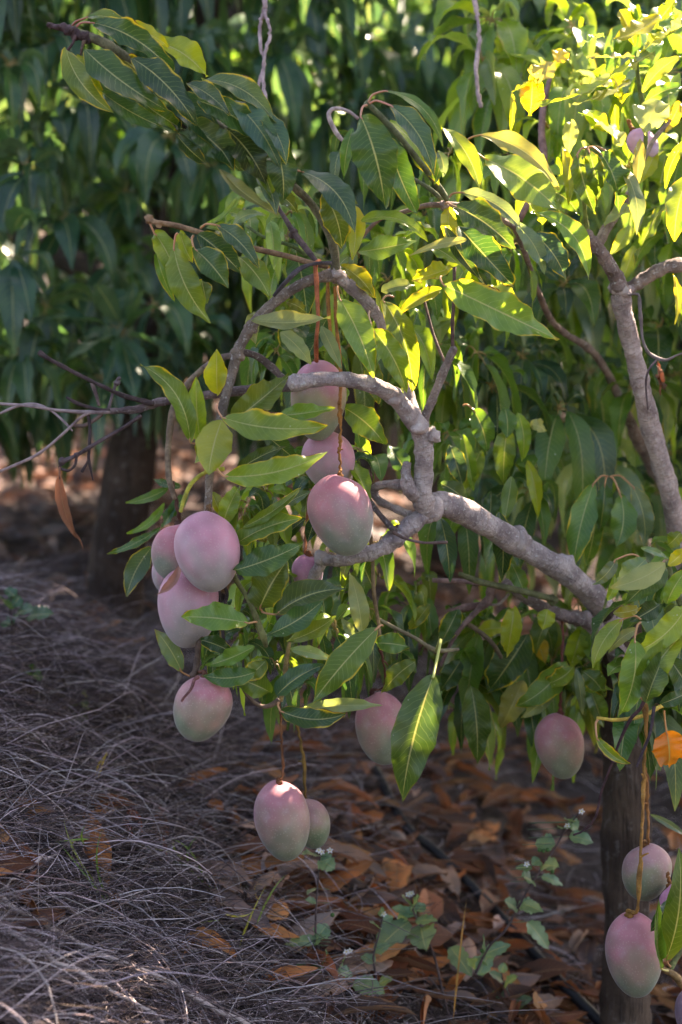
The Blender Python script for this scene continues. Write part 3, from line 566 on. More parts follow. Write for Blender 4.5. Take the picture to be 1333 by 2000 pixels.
# parts kept on the main tree: curling yellow petioles
limb('petiole', [(438, 916, 2.31, 5), (415, 917, 2.305, 4.5), (390, 930, 2.30, 4.5), (372, 948, 2.30, 4.5), (360, 975, 2.30, 4.5), (353, 1000, 2.30, 4)], (.38, .38, .06, 1), m=M_TWIG, seed=71, lump=.02)
limb('spent_flower_stalk', [(625, 510, 2.34, 5), (617, 518, 2.33, 5), (619, 560, 2.33, 4.5), (622, 620, 2.335, 4), (618, 665, 2.34, 4.5), (619, 706, 2.38, 4)], (.42, .13, .06, 1), m=M_TWIG, seed=72, lump=.12)
limb('spent_flower_stalk', [(642, 520, 2.38, 4), (641, 580, 2.38, 4.5), (645, 640, 2.38, 3.5), (652, 690, 2.40, 3)], (.40, .18, .05, 1), m=M_TWIG, seed=73, lump=.12)
limb('spent_flower_stalk', [(655, 560, 2.38, 4), (656, 620, 2.38, 3.8), (662, 680, 2.38, 4), (666, 740, 2.36, 3.8), (664, 790, 2.35, 3.5)], (.40, .17, .05, 1), m=M_TWIG, seed=74, lump=.12)

# ---------------------------------------------------------------- leaves, hand set
def leaf(mb, bx, by, tx, ty, w, bow, d, tint, edge=0.0, pet=None, dd=0.0, fold=.34, twist=0.0, wave=.13, arch=.12, roll=0.0, nu=8, nv=26, curl=0.0, pc=(.42, .2, .09, -1), pr=.0015, upn=.35):
    h = (bx * 12.9898 + by * 78.233) % 6.283
    rr = math.sin(h * 7.1); edge = max(edge, .42 * ((h * 5.7) % 1.0) ** 2)
    dx, dy = tx - bx, ty - by; l = math.hypot(dx, dy) + 1e-6
    p0 = P(bx, by, d - dd / 2); p2 = P(tx, ty, d + dd / 2 + .02 * rr)
    Lm = l * d / FPX
    p1 = P((bx + tx) / 2 + dy / l * 2 * bow, (by + ty) / 2 - dx / l * 2 * bow, d) - FWn * Lm * arch * 2
    T = nrm(p2 - p0); N = nrm(-FWn + upn * UPn); a = roll + .18 * rr
    N = N * math.cos(a) + np.cross(T, N) * math.sin(a)
    pp_ = None
    if pet is not None:
        q = P(pet[0], pet[1], pet[2] if len(pet) > 2 else d + .01)
        tdir = nrm(p1 - p0); k = np.linalg.norm(q - p0)
        pp_ = [q, (q + p0) / 2 + np.array([0, 0, .08]) * k - tdir * k * .18, p0, p0 + tdir * .006]
    v = .72 + .5 * ((h * 3.7) % 1.0); q = ((h * 11.3) % 1.0) ** 2; tint = (tint[0] * v * (1 + .7 * q), tint[1] * v * (1 + .1 * q), tint[2] * v * (1.15 - .4 * q))
    leaf_geo(mb, p0, p1, p2, N, w * d / FPX * 1.08, tint, edge, nu, nv, fold=fold + .2 * math.sin(h * 5), wave=wave, twist=twist + .4 * rr, wf=5 + 2 * rr, ph=h, curl=curl, pet=pp_, petcol=pc, petr=pr)

def leafset(rows, parent, rest, cap, first='leaf'):
    rows2 = sorted(rows, key=lambda r: -(math.hypot(r[2] - r[0], r[3] - r[1]) * r[4])); n = 0
    for r in rows2:
        kw = r[9] if len(r) > 9 else {}
        a = list(r[:9])
        if n < cap:
            mb = MB(); leaf(mb, *a, **kw); mb.build(first, M_LEAF, parent); n += 1
        else: leaf(rest, *a, **kw)
# rows: base x, y, tip x, y, width, bow, depth, tint, edge, extras
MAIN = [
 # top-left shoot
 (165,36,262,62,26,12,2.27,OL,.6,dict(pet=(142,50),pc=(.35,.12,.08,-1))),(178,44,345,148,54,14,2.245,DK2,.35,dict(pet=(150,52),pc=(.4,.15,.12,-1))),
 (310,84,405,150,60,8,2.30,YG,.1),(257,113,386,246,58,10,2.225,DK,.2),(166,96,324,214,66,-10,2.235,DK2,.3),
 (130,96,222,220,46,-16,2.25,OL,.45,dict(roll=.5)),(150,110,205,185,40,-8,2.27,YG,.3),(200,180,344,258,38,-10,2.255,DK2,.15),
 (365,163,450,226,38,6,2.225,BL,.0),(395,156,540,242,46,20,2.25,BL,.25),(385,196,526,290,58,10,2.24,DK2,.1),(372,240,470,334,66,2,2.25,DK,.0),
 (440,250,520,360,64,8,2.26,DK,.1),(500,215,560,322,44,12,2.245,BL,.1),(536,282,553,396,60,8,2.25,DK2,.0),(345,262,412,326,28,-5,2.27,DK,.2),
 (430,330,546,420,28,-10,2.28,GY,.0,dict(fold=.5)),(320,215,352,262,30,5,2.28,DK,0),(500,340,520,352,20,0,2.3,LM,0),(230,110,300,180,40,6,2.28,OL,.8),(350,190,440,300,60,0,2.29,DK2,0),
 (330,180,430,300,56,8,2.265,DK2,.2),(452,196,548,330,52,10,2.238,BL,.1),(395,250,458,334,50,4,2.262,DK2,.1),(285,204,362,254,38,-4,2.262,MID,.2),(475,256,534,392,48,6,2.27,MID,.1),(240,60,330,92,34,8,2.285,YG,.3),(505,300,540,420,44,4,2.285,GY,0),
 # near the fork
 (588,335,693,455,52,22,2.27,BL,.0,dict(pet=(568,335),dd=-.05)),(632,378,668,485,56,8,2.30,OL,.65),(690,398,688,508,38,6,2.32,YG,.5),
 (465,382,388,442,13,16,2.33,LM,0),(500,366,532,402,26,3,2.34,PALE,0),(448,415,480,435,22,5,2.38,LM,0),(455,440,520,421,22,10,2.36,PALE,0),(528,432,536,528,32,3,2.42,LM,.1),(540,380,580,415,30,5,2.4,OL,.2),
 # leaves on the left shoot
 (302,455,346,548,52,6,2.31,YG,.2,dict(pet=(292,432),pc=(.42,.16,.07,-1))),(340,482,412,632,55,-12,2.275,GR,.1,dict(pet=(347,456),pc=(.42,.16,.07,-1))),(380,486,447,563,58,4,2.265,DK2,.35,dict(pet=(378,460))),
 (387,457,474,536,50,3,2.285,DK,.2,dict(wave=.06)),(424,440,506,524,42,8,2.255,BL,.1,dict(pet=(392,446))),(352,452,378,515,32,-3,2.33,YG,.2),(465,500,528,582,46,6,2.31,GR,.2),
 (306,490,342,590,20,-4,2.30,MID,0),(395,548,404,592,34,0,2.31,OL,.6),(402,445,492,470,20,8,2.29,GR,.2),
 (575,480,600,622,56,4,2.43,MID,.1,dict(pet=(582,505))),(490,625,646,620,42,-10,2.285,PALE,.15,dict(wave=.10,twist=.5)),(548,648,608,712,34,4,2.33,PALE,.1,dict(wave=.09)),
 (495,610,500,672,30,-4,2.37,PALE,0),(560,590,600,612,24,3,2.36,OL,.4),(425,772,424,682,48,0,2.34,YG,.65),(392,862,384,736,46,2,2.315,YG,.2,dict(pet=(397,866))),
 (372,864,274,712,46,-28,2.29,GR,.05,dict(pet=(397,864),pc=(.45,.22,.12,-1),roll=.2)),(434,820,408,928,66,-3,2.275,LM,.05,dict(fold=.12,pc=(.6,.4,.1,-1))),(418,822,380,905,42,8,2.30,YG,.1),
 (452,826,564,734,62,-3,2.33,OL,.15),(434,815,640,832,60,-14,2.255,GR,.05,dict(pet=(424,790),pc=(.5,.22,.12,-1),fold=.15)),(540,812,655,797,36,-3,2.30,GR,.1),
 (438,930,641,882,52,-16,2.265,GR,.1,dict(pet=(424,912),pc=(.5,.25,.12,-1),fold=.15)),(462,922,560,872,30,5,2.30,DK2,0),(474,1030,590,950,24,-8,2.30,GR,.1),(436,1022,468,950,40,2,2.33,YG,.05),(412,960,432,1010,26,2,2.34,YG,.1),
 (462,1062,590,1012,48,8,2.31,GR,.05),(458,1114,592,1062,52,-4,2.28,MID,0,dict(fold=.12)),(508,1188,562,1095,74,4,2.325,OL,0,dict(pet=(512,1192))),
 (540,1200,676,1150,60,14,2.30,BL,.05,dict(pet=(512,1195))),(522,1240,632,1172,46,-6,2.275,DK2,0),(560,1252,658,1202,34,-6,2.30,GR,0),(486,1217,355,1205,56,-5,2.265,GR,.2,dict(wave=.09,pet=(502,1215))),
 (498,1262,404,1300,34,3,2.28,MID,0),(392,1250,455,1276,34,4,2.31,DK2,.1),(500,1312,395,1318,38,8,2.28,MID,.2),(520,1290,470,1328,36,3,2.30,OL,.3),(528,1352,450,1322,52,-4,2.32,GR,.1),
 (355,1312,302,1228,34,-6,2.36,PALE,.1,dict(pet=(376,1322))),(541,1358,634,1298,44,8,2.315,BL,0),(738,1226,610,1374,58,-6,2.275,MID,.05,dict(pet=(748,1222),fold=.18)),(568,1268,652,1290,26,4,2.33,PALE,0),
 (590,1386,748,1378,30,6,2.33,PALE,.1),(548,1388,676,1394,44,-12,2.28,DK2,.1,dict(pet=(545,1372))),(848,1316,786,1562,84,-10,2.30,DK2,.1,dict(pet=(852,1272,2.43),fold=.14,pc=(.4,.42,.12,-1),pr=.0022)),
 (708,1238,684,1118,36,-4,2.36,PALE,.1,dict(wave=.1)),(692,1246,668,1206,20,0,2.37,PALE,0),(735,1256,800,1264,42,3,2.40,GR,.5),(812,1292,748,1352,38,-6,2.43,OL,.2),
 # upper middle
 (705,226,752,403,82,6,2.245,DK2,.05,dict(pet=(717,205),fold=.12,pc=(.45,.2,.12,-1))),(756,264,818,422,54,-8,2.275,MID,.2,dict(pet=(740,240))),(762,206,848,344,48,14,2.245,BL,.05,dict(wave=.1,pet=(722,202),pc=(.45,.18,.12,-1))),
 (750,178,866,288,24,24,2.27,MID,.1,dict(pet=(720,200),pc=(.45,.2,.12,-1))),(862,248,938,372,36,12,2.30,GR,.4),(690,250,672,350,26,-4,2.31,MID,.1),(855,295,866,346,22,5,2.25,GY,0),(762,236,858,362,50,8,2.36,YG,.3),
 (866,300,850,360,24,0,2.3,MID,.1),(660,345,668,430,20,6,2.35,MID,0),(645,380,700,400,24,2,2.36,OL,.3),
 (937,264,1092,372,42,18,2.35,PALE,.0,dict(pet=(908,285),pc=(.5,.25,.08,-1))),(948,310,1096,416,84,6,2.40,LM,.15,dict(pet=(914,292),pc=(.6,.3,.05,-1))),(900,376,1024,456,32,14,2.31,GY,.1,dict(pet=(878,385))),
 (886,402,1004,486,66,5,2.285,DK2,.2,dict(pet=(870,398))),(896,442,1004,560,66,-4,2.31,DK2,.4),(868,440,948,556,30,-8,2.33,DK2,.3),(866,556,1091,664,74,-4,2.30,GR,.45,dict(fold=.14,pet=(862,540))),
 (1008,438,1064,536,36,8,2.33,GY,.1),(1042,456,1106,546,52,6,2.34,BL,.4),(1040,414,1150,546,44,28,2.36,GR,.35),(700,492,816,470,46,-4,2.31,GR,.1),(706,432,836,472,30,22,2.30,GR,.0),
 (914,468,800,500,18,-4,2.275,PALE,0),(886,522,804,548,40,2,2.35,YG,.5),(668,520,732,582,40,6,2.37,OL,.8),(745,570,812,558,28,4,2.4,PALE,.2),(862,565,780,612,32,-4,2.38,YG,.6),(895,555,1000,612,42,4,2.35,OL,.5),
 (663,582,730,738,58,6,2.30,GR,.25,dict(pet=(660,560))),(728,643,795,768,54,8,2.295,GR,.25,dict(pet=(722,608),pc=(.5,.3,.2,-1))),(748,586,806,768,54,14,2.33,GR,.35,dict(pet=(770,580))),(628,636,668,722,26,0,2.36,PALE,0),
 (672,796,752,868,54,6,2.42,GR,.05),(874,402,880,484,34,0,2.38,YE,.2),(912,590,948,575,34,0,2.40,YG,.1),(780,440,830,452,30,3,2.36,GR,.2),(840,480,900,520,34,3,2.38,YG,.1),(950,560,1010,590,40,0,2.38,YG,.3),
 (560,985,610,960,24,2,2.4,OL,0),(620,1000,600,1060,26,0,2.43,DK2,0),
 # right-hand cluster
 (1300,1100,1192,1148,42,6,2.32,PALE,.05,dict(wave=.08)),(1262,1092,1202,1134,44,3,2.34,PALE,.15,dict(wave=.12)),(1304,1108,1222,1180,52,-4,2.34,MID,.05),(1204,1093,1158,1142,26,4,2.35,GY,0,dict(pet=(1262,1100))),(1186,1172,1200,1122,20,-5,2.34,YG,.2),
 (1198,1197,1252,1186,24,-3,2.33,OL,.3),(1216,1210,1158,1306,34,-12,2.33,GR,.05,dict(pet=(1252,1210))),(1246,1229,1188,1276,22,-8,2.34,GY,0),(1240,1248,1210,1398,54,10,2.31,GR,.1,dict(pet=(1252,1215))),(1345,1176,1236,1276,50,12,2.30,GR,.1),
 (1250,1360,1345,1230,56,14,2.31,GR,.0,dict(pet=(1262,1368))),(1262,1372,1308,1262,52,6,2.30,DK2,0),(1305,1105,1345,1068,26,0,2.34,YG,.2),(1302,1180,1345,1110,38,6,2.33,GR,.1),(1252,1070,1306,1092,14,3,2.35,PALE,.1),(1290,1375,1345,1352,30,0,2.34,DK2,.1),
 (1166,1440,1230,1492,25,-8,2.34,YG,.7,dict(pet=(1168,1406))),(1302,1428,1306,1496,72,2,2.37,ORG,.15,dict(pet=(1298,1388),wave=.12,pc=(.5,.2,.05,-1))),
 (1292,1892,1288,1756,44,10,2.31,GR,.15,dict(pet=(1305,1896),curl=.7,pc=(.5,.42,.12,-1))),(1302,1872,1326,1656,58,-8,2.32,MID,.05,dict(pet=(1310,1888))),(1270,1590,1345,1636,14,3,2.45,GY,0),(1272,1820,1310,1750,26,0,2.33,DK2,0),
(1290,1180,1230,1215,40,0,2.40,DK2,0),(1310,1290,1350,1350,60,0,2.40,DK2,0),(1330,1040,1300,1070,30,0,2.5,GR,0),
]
# slightly soft leaves behind the fruit (deeper)
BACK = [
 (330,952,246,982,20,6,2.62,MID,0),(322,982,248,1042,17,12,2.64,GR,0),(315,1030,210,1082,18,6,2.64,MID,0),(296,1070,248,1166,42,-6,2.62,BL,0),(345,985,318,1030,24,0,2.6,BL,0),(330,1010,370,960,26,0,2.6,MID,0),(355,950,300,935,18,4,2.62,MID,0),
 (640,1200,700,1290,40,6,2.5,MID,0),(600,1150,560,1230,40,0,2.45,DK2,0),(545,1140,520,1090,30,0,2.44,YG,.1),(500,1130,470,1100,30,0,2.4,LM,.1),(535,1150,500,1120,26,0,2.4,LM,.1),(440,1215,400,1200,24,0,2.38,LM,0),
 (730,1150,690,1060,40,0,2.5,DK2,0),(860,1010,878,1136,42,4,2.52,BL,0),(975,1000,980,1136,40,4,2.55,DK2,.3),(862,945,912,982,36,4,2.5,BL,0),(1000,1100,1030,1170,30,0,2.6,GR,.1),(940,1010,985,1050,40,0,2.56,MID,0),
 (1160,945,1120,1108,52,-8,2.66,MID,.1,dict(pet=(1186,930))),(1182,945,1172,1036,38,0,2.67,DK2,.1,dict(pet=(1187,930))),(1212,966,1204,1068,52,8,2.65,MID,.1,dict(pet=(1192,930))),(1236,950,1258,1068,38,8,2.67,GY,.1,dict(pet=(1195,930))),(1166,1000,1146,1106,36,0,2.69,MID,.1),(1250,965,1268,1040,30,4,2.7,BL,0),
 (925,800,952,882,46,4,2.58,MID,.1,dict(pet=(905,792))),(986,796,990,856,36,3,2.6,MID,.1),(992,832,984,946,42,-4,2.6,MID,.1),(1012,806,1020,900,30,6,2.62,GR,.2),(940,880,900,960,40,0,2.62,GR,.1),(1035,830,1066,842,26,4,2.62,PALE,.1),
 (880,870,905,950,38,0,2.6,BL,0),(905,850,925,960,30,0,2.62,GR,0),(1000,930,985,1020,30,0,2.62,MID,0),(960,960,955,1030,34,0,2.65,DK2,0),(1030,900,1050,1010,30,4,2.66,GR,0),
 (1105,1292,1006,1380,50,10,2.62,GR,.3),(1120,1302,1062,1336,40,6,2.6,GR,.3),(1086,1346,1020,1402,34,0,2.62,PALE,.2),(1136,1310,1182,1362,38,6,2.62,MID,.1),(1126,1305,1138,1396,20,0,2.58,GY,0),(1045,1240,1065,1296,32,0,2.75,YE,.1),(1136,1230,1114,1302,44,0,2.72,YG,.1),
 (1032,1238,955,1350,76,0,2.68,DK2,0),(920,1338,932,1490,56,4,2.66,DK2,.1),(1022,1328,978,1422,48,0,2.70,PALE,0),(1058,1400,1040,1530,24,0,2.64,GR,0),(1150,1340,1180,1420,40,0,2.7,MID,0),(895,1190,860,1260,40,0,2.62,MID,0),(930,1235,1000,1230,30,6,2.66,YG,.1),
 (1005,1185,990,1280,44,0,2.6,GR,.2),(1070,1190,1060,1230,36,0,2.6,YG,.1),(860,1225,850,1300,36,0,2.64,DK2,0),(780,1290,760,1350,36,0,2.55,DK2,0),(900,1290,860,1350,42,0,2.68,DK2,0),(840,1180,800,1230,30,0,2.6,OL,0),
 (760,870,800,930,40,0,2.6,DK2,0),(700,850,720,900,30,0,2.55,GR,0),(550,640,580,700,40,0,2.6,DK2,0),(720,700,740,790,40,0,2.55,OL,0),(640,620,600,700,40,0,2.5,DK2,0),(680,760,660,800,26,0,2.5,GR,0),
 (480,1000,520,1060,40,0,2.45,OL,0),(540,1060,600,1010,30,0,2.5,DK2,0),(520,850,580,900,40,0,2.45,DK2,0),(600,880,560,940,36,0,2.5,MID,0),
]
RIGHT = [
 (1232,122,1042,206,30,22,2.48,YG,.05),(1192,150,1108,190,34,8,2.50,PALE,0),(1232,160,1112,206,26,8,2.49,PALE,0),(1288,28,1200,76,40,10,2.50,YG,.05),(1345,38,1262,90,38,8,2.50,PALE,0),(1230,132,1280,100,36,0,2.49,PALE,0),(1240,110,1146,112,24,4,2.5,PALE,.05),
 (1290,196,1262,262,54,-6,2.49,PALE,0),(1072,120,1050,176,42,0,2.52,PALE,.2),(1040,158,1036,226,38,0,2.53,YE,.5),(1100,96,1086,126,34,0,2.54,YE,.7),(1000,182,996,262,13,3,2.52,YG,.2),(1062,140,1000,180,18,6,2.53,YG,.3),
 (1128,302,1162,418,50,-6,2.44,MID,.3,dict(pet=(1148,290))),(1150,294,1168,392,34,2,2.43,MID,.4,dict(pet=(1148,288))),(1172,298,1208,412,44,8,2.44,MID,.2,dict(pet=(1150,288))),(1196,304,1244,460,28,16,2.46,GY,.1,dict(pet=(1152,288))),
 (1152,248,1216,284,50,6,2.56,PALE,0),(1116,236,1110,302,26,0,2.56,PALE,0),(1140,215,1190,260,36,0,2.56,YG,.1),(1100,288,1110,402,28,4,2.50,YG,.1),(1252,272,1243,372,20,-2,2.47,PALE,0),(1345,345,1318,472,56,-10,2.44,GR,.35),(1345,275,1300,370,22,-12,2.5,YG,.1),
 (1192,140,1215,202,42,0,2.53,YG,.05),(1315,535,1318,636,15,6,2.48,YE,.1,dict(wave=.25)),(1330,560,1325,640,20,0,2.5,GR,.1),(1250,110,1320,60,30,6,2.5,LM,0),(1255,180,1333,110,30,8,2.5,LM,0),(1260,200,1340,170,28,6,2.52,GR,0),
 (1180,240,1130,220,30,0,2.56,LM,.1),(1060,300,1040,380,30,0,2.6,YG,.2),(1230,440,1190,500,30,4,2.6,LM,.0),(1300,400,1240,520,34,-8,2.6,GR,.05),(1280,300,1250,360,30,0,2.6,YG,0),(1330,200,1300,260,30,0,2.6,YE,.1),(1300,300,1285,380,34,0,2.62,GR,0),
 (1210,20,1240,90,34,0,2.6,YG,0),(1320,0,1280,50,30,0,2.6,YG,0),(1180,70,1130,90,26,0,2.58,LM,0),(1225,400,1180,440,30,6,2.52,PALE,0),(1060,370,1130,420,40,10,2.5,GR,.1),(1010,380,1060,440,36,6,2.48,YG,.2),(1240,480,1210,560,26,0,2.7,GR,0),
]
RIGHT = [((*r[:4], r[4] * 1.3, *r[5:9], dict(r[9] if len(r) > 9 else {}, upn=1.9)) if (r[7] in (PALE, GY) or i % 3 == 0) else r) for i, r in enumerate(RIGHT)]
rest_main = MB(); rest_right = MB()
leafset(MAIN + [r for r in BACK if r[0] < 1345], TREE, rest_main, 100)
leafset(RIGHT, TREE2, rest_right, 90)

def rosette(mb, c, axis, n, L, tint, rng, droop=.55, nu=2, nv=6, edge=.1, pet=False, wr=(.25, .33), spread=1.0, jt=.25):
    axis = nrm(np.asarray(axis, float)); a = nrm(np.cross(axis, [.3, .9, .2])); b = np.cross(axis, a); ph = rng.uniform(0, 6.28)
    for k in range(n):
        an = ph + k * 2.399; rad = a * math.cos(an) + b * math.sin(an); el = rng.uniform(.05, .9)
        d = nrm(rad * spread + axis * el); l = L * rng.uniform(.65, 1.1)
        p0 = c + d * l * .1 + rng.normal(0, .006, 3); dr = droop * rng.uniform(.6, 1.35)
        p1 = p0 + d * l * .45; p2 = p0 + d * l * max(.15, .8 - dr * .5) - np.array([0, 0, 1]) * l * dr
        N = nrm(np.cross(np.cross(nrm(p2 - p0), [0, 0, 1.0]), nrm(p2 - p0)) + rng.normal(0, .22, 3)) if abs(nrm(p2 - p0)[2]) < .97 else nrm(d + rng.normal(0, .2, 3))
        if np.dot(N, d) < 0 and abs(N[2]) < .3: N = -N
        t = np.array(tint[rng.integers(0, len(tint))]) * rng.uniform(1 - jt, 1 + jt)
        leaf_geo(mb, p0, p1, p2, N, l * rng.uniform(*wr), t, edge=edge * rng.random() * 2, nu=nu, nv=nv, fold=rng.uniform(.1, .6), wave=.07, twist=rng.normal(0, .35), ph=rng.uniform(0, 6),
                 pet=[c, (c + p0) / 2 + np.array([0, 0, .004]), p0] if pet else None, petcol=(.3, .2, .07, -1))
def clear_of(c, ex=0.0):
    """keep the sun's path to the lit part of the right tree and to the back row open"""
    for (q, r) in SUNGAPS:
        v = c - q; t = np.dot(v, SD)
        if t > .25 and np.linalg.norm(v - SD * t) < r + ex: return True
    return False
SD = np.array(SUNDIR)
SUNGAPS = [(P(1230, 150, 2.55), .26), (P(1160, 300, 2.5), .14), (P(1060, 350, 2.42), .07), (P(1290, 330, 2.55), .2), (P(620, 60, 4.2), .12), (P(980, 60, 6.8), .3), (P(380, 40, 4.2), .12), (P(80, 40, 4.0), .08), (P(760, 40, 5.6), .25), (P(1180,430,2.5), .08), (P(1190, 60, 3.0), .15)] + [(P(q, 15 + (q * 37) % 70, 4.1 + (q * 13 % 10) * .1), .30) for q in range(10, 640, 85)] + [(P(q, 20 + (q * 53) % 60, 7.4), .42) for q in range(0, 1333, 170)]
# filler whorls of this tree and of the right tree, behind the hand-set leaves
rng = np.random.default_rng(5)
for (px, py, d, n, L, tt) in [(880,850,2.72,8,.15,[MID,GR,BL]),(960,760,2.8,9,.15,[MID,DK2,BL]),(1020,700,2.9,9,.15,[DK2,BL]),(930,690,2.75,8,.13,[GR,MID]),(1090,800,2.85,9,.16,[DK2,MID,BL]),(1040,960,2.75,8,.15,[MID,DK2]),
        (900,1000,2.7,8,.13,[MID,GR]),(960,1230,2.8,8,.14,[MID,GR,OL]),(1080,1290,2.8,9,.14,[DK2,MID,GR]),(1030,1360,2.8,7,.13,[DK2,MID]),(900,1330,2.8,7,.12,[DK2,MID]),(820,1160,2.7,7,.12,[OL,MID]),(700,1160,2.6,6,.10,[GR,OL]),
        (560,470,2.6,7,.11,[MID,GR]),(540,1080,2.56,6,.08,[YG,GR,OL]),(620,1180,2.5,6,.09,[DK2,OL]),(520,1130,2.42,6,.07,[LM,YG]),(430,1230,2.42,6,.07,[DK2,MID]),(600,1330,2.42,5,.07,[DK2,MID]),(700,1290,2.55,6,.09,[DK2,MID]),(660,560,2.5,7,.1,[GR,OL,YG]),(700,500,2.5,7,.1,[GR,OL]),(790,620,2.55,7,.11,[GR,YG]),(850,680,2.6,7,.11,[GR,MID,PALE]),(560,420,2.5,6,.09,[LM,GR,PALE]),(540,690,2.6,6,.1,[DK2,MID]),(930,520,2.55,7,.11,[GR,YG]),(1000,480,2.55,7,.11,[GR,YG]),(880,300,2.55,6,.1,[GR,YG]),(480,420,2.6,6,.1,[LM,GR]),(760,480,2.6,8,.12,[GR,YG]),(820,540,2.62,8,.12,[YG,GR]),(700,300,2.6,6,.1,[MID,DK2]),(600,940,2.6,6,.1,[DK2,OL]),(520,960,2.5,7,.09,[YG,GR,OL]),(470,1000,2.48,5,.08,[YG,OL]),(450,1200,2.45,6,.08,[DK2,MID]),(470,1290,2.4,6,.07,[DK2,MID]),
        (620,1230,2.45,6,.09,[DK2,MID]),(1130,1180,2.75,7,.14,[OL,GR]),(1300,1250,2.5,9,.12,[DK2,MID]),(1300,1120,2.48,6,.09,[MID,OL]),(1330,1330,2.5,7,.12,[DK2]),(1170,1290,2.78,6,.12,[DK2,MID]),(800,1190,2.8,7,.12,[DK2,MID]),(760,1270,2.65,5,.09,[MID,OL])]:
    rosette(rest_main, P(px, py, d), (rng.normal(0, .3), -.5, rng.uniform(.2, .8)), n, L, tt, rng, droop=.75, nu=4, nv=12, pet=True)
for k in range(48):
    px, py, d = rng.uniform(800, 1345), rng.uniform(420, 1060), rng.uniform(2.95, 3.9)
    rosette(rest_right, P(px, py, d), (rng.normal(0, .3), -.5, rng.uniform(.2, .8)), int(rng.integers(6, 10)), .17, [GR, MID, GY, PALE, BL], rng, droop=rng.uniform(.5, .9), nu=4, nv=9, pet=True)
for k in range(26):
    px, py, d = rng.uniform(930, 1345), rng.uniform(-40, 470), rng.uniform(2.75, 3.7)
    rosette(rest_right, P(px, py, d), (rng.normal(0, .3), -.4, rng.uniform(.2, .9)), int(rng.integers(6, 10)), .19, [LM, YG, GR, PALE, PALE], rng, droop=rng.uniform(.4, .8), nu=4, nv=9, pet=True)
for k in range(26):
    px, py, d = rng.uniform(500, 900), rng.uniform(380, 760), rng.uniform(2.65, 3.1)
    rosette(rest_main, P(px, py, d), (rng.normal(0, .3), -.5, rng.uniform(.2, .8)), int(rng.integers(5, 9)), .12, [GR, MID, OL, YG, DK2], rng, droop=rng.uniform(.5, .9), nu=4, nv=9, pet=True)
for k in range(30):
    px, py, d = rng.uniform(450, 760), rng.uniform(860, 1320), rng.uniform(2.42, 2.66)
    if math.hypot(px - 605, py - 1110) < 115: d = 2.75
    rosette(rest_main, P(px, py, d), (rng.normal(0, .3), -.5, rng.uniform(.2, .8)), int(rng.integers(4, 7)), .105, [GR, MID, OL, YG, DK2], rng, droop=rng.uniform(.4, .9), nu=4, nv=9, pet=True)
for k in range(16):
    px, py, d = rng.uniform(1215, 1345), rng.uniform(1110, 1390), rng.uniform(2.44, 2.62)
    rosette(rest_main, P(px, py, d), (rng.normal(0, .3), -.6, rng.uniform(.2, .8)), int(rng.integers(4, 7)), .13, [GR, MID, DK2, GY], rng, droop=rng.uniform(.4, .8), nu=6, nv=14, pet=True)
for k in range(14):
    px, py, d = rng.uniform(850, 1180), rng.uniform(1200, 1400), rng.uniform(2.7, 3.0)
    rosette(rest_main, P(px, py, d), (rng.normal(0, .3), -.6, rng.uniform(.2, .8)), int(rng.integers(4, 7)), .14, [GR, MID, DK2, OL], rng, droop=rng.uniform(.5, .9), nu=4, nv=10, pet=True)
for (px, py, d, n, L, tt) in [(1250,60,2.75,9,.15,[YG,LM,GR]),(1180,180,2.78,8,.14,[LM,YG,PALE]),(1300,150,2.7,9,.15,[LM,YG,PALE]),(1330,300,2.75,9,.15,[LM,GR]),(1230,330,2.75,8,.13,[LM,YG]),(1070,250,2.8,7,.13,[YG,YE,LM]),(1110,360,2.72,8,.13,[LM,YG]),
        (1320,440,2.8,9,.15,[GR,MID]),(1270,470,2.9,8,.14,[GR,MID]),(1000,310,2.75,6,.12,[YG,GR]),(1340,60,2.8,9,.15,[LM,GR]),(1120,60,2.9,8,.15,[YG,LM]),(1000,100,3.0,8,.14,[GR,YG]),(1290,640,2.95,8,.15,[MID,DK2]),(1230,760,3.0,8,.15,[MID,DK2,GR]),(1100,560,2.9,8,.15,[MID,BL])]:
    rosette(rest_right, P(px, py, d), (rng.normal(0, .3), -.4, rng.uniform(.2, .9)), n, L, tt, rng, droop=.6, nu=4, nv=12, pet=True)
# the same trees go on above and beside the frame
for (par, mbx, cx, cy, cz, rx, ry, rz, n) in ((TREE, rest_main, .95, 3.0, 1.2, .35, .4, .7, 60), (TREE2, rest_right, 1.25, 3.0, 1.9, .6, .5, .8, 90)):
    for k in range(n):
        v = rng.normal(0, 1, 3); v = nrm(v) * rng.uniform(.5, 1)
        c = np.array([cx + v[0] * rx, cy + v[1] * ry, cz + v[2] * rz])
        if c[0] / max(c[1], .1) < .235 or clear_of(c): continue
        rosette(mbx, c, (v[0], v[1], v[2] + .4), 9, .17, [DK2, MID, GR], rng, droop=.6, nu=2, nv=7)
tag(rest_main.build('foliage', M_LEAF, TREE), kind='stuff'); tag(rest_right.build('foliage', M_LEAF, TREE2), kind='stuff')

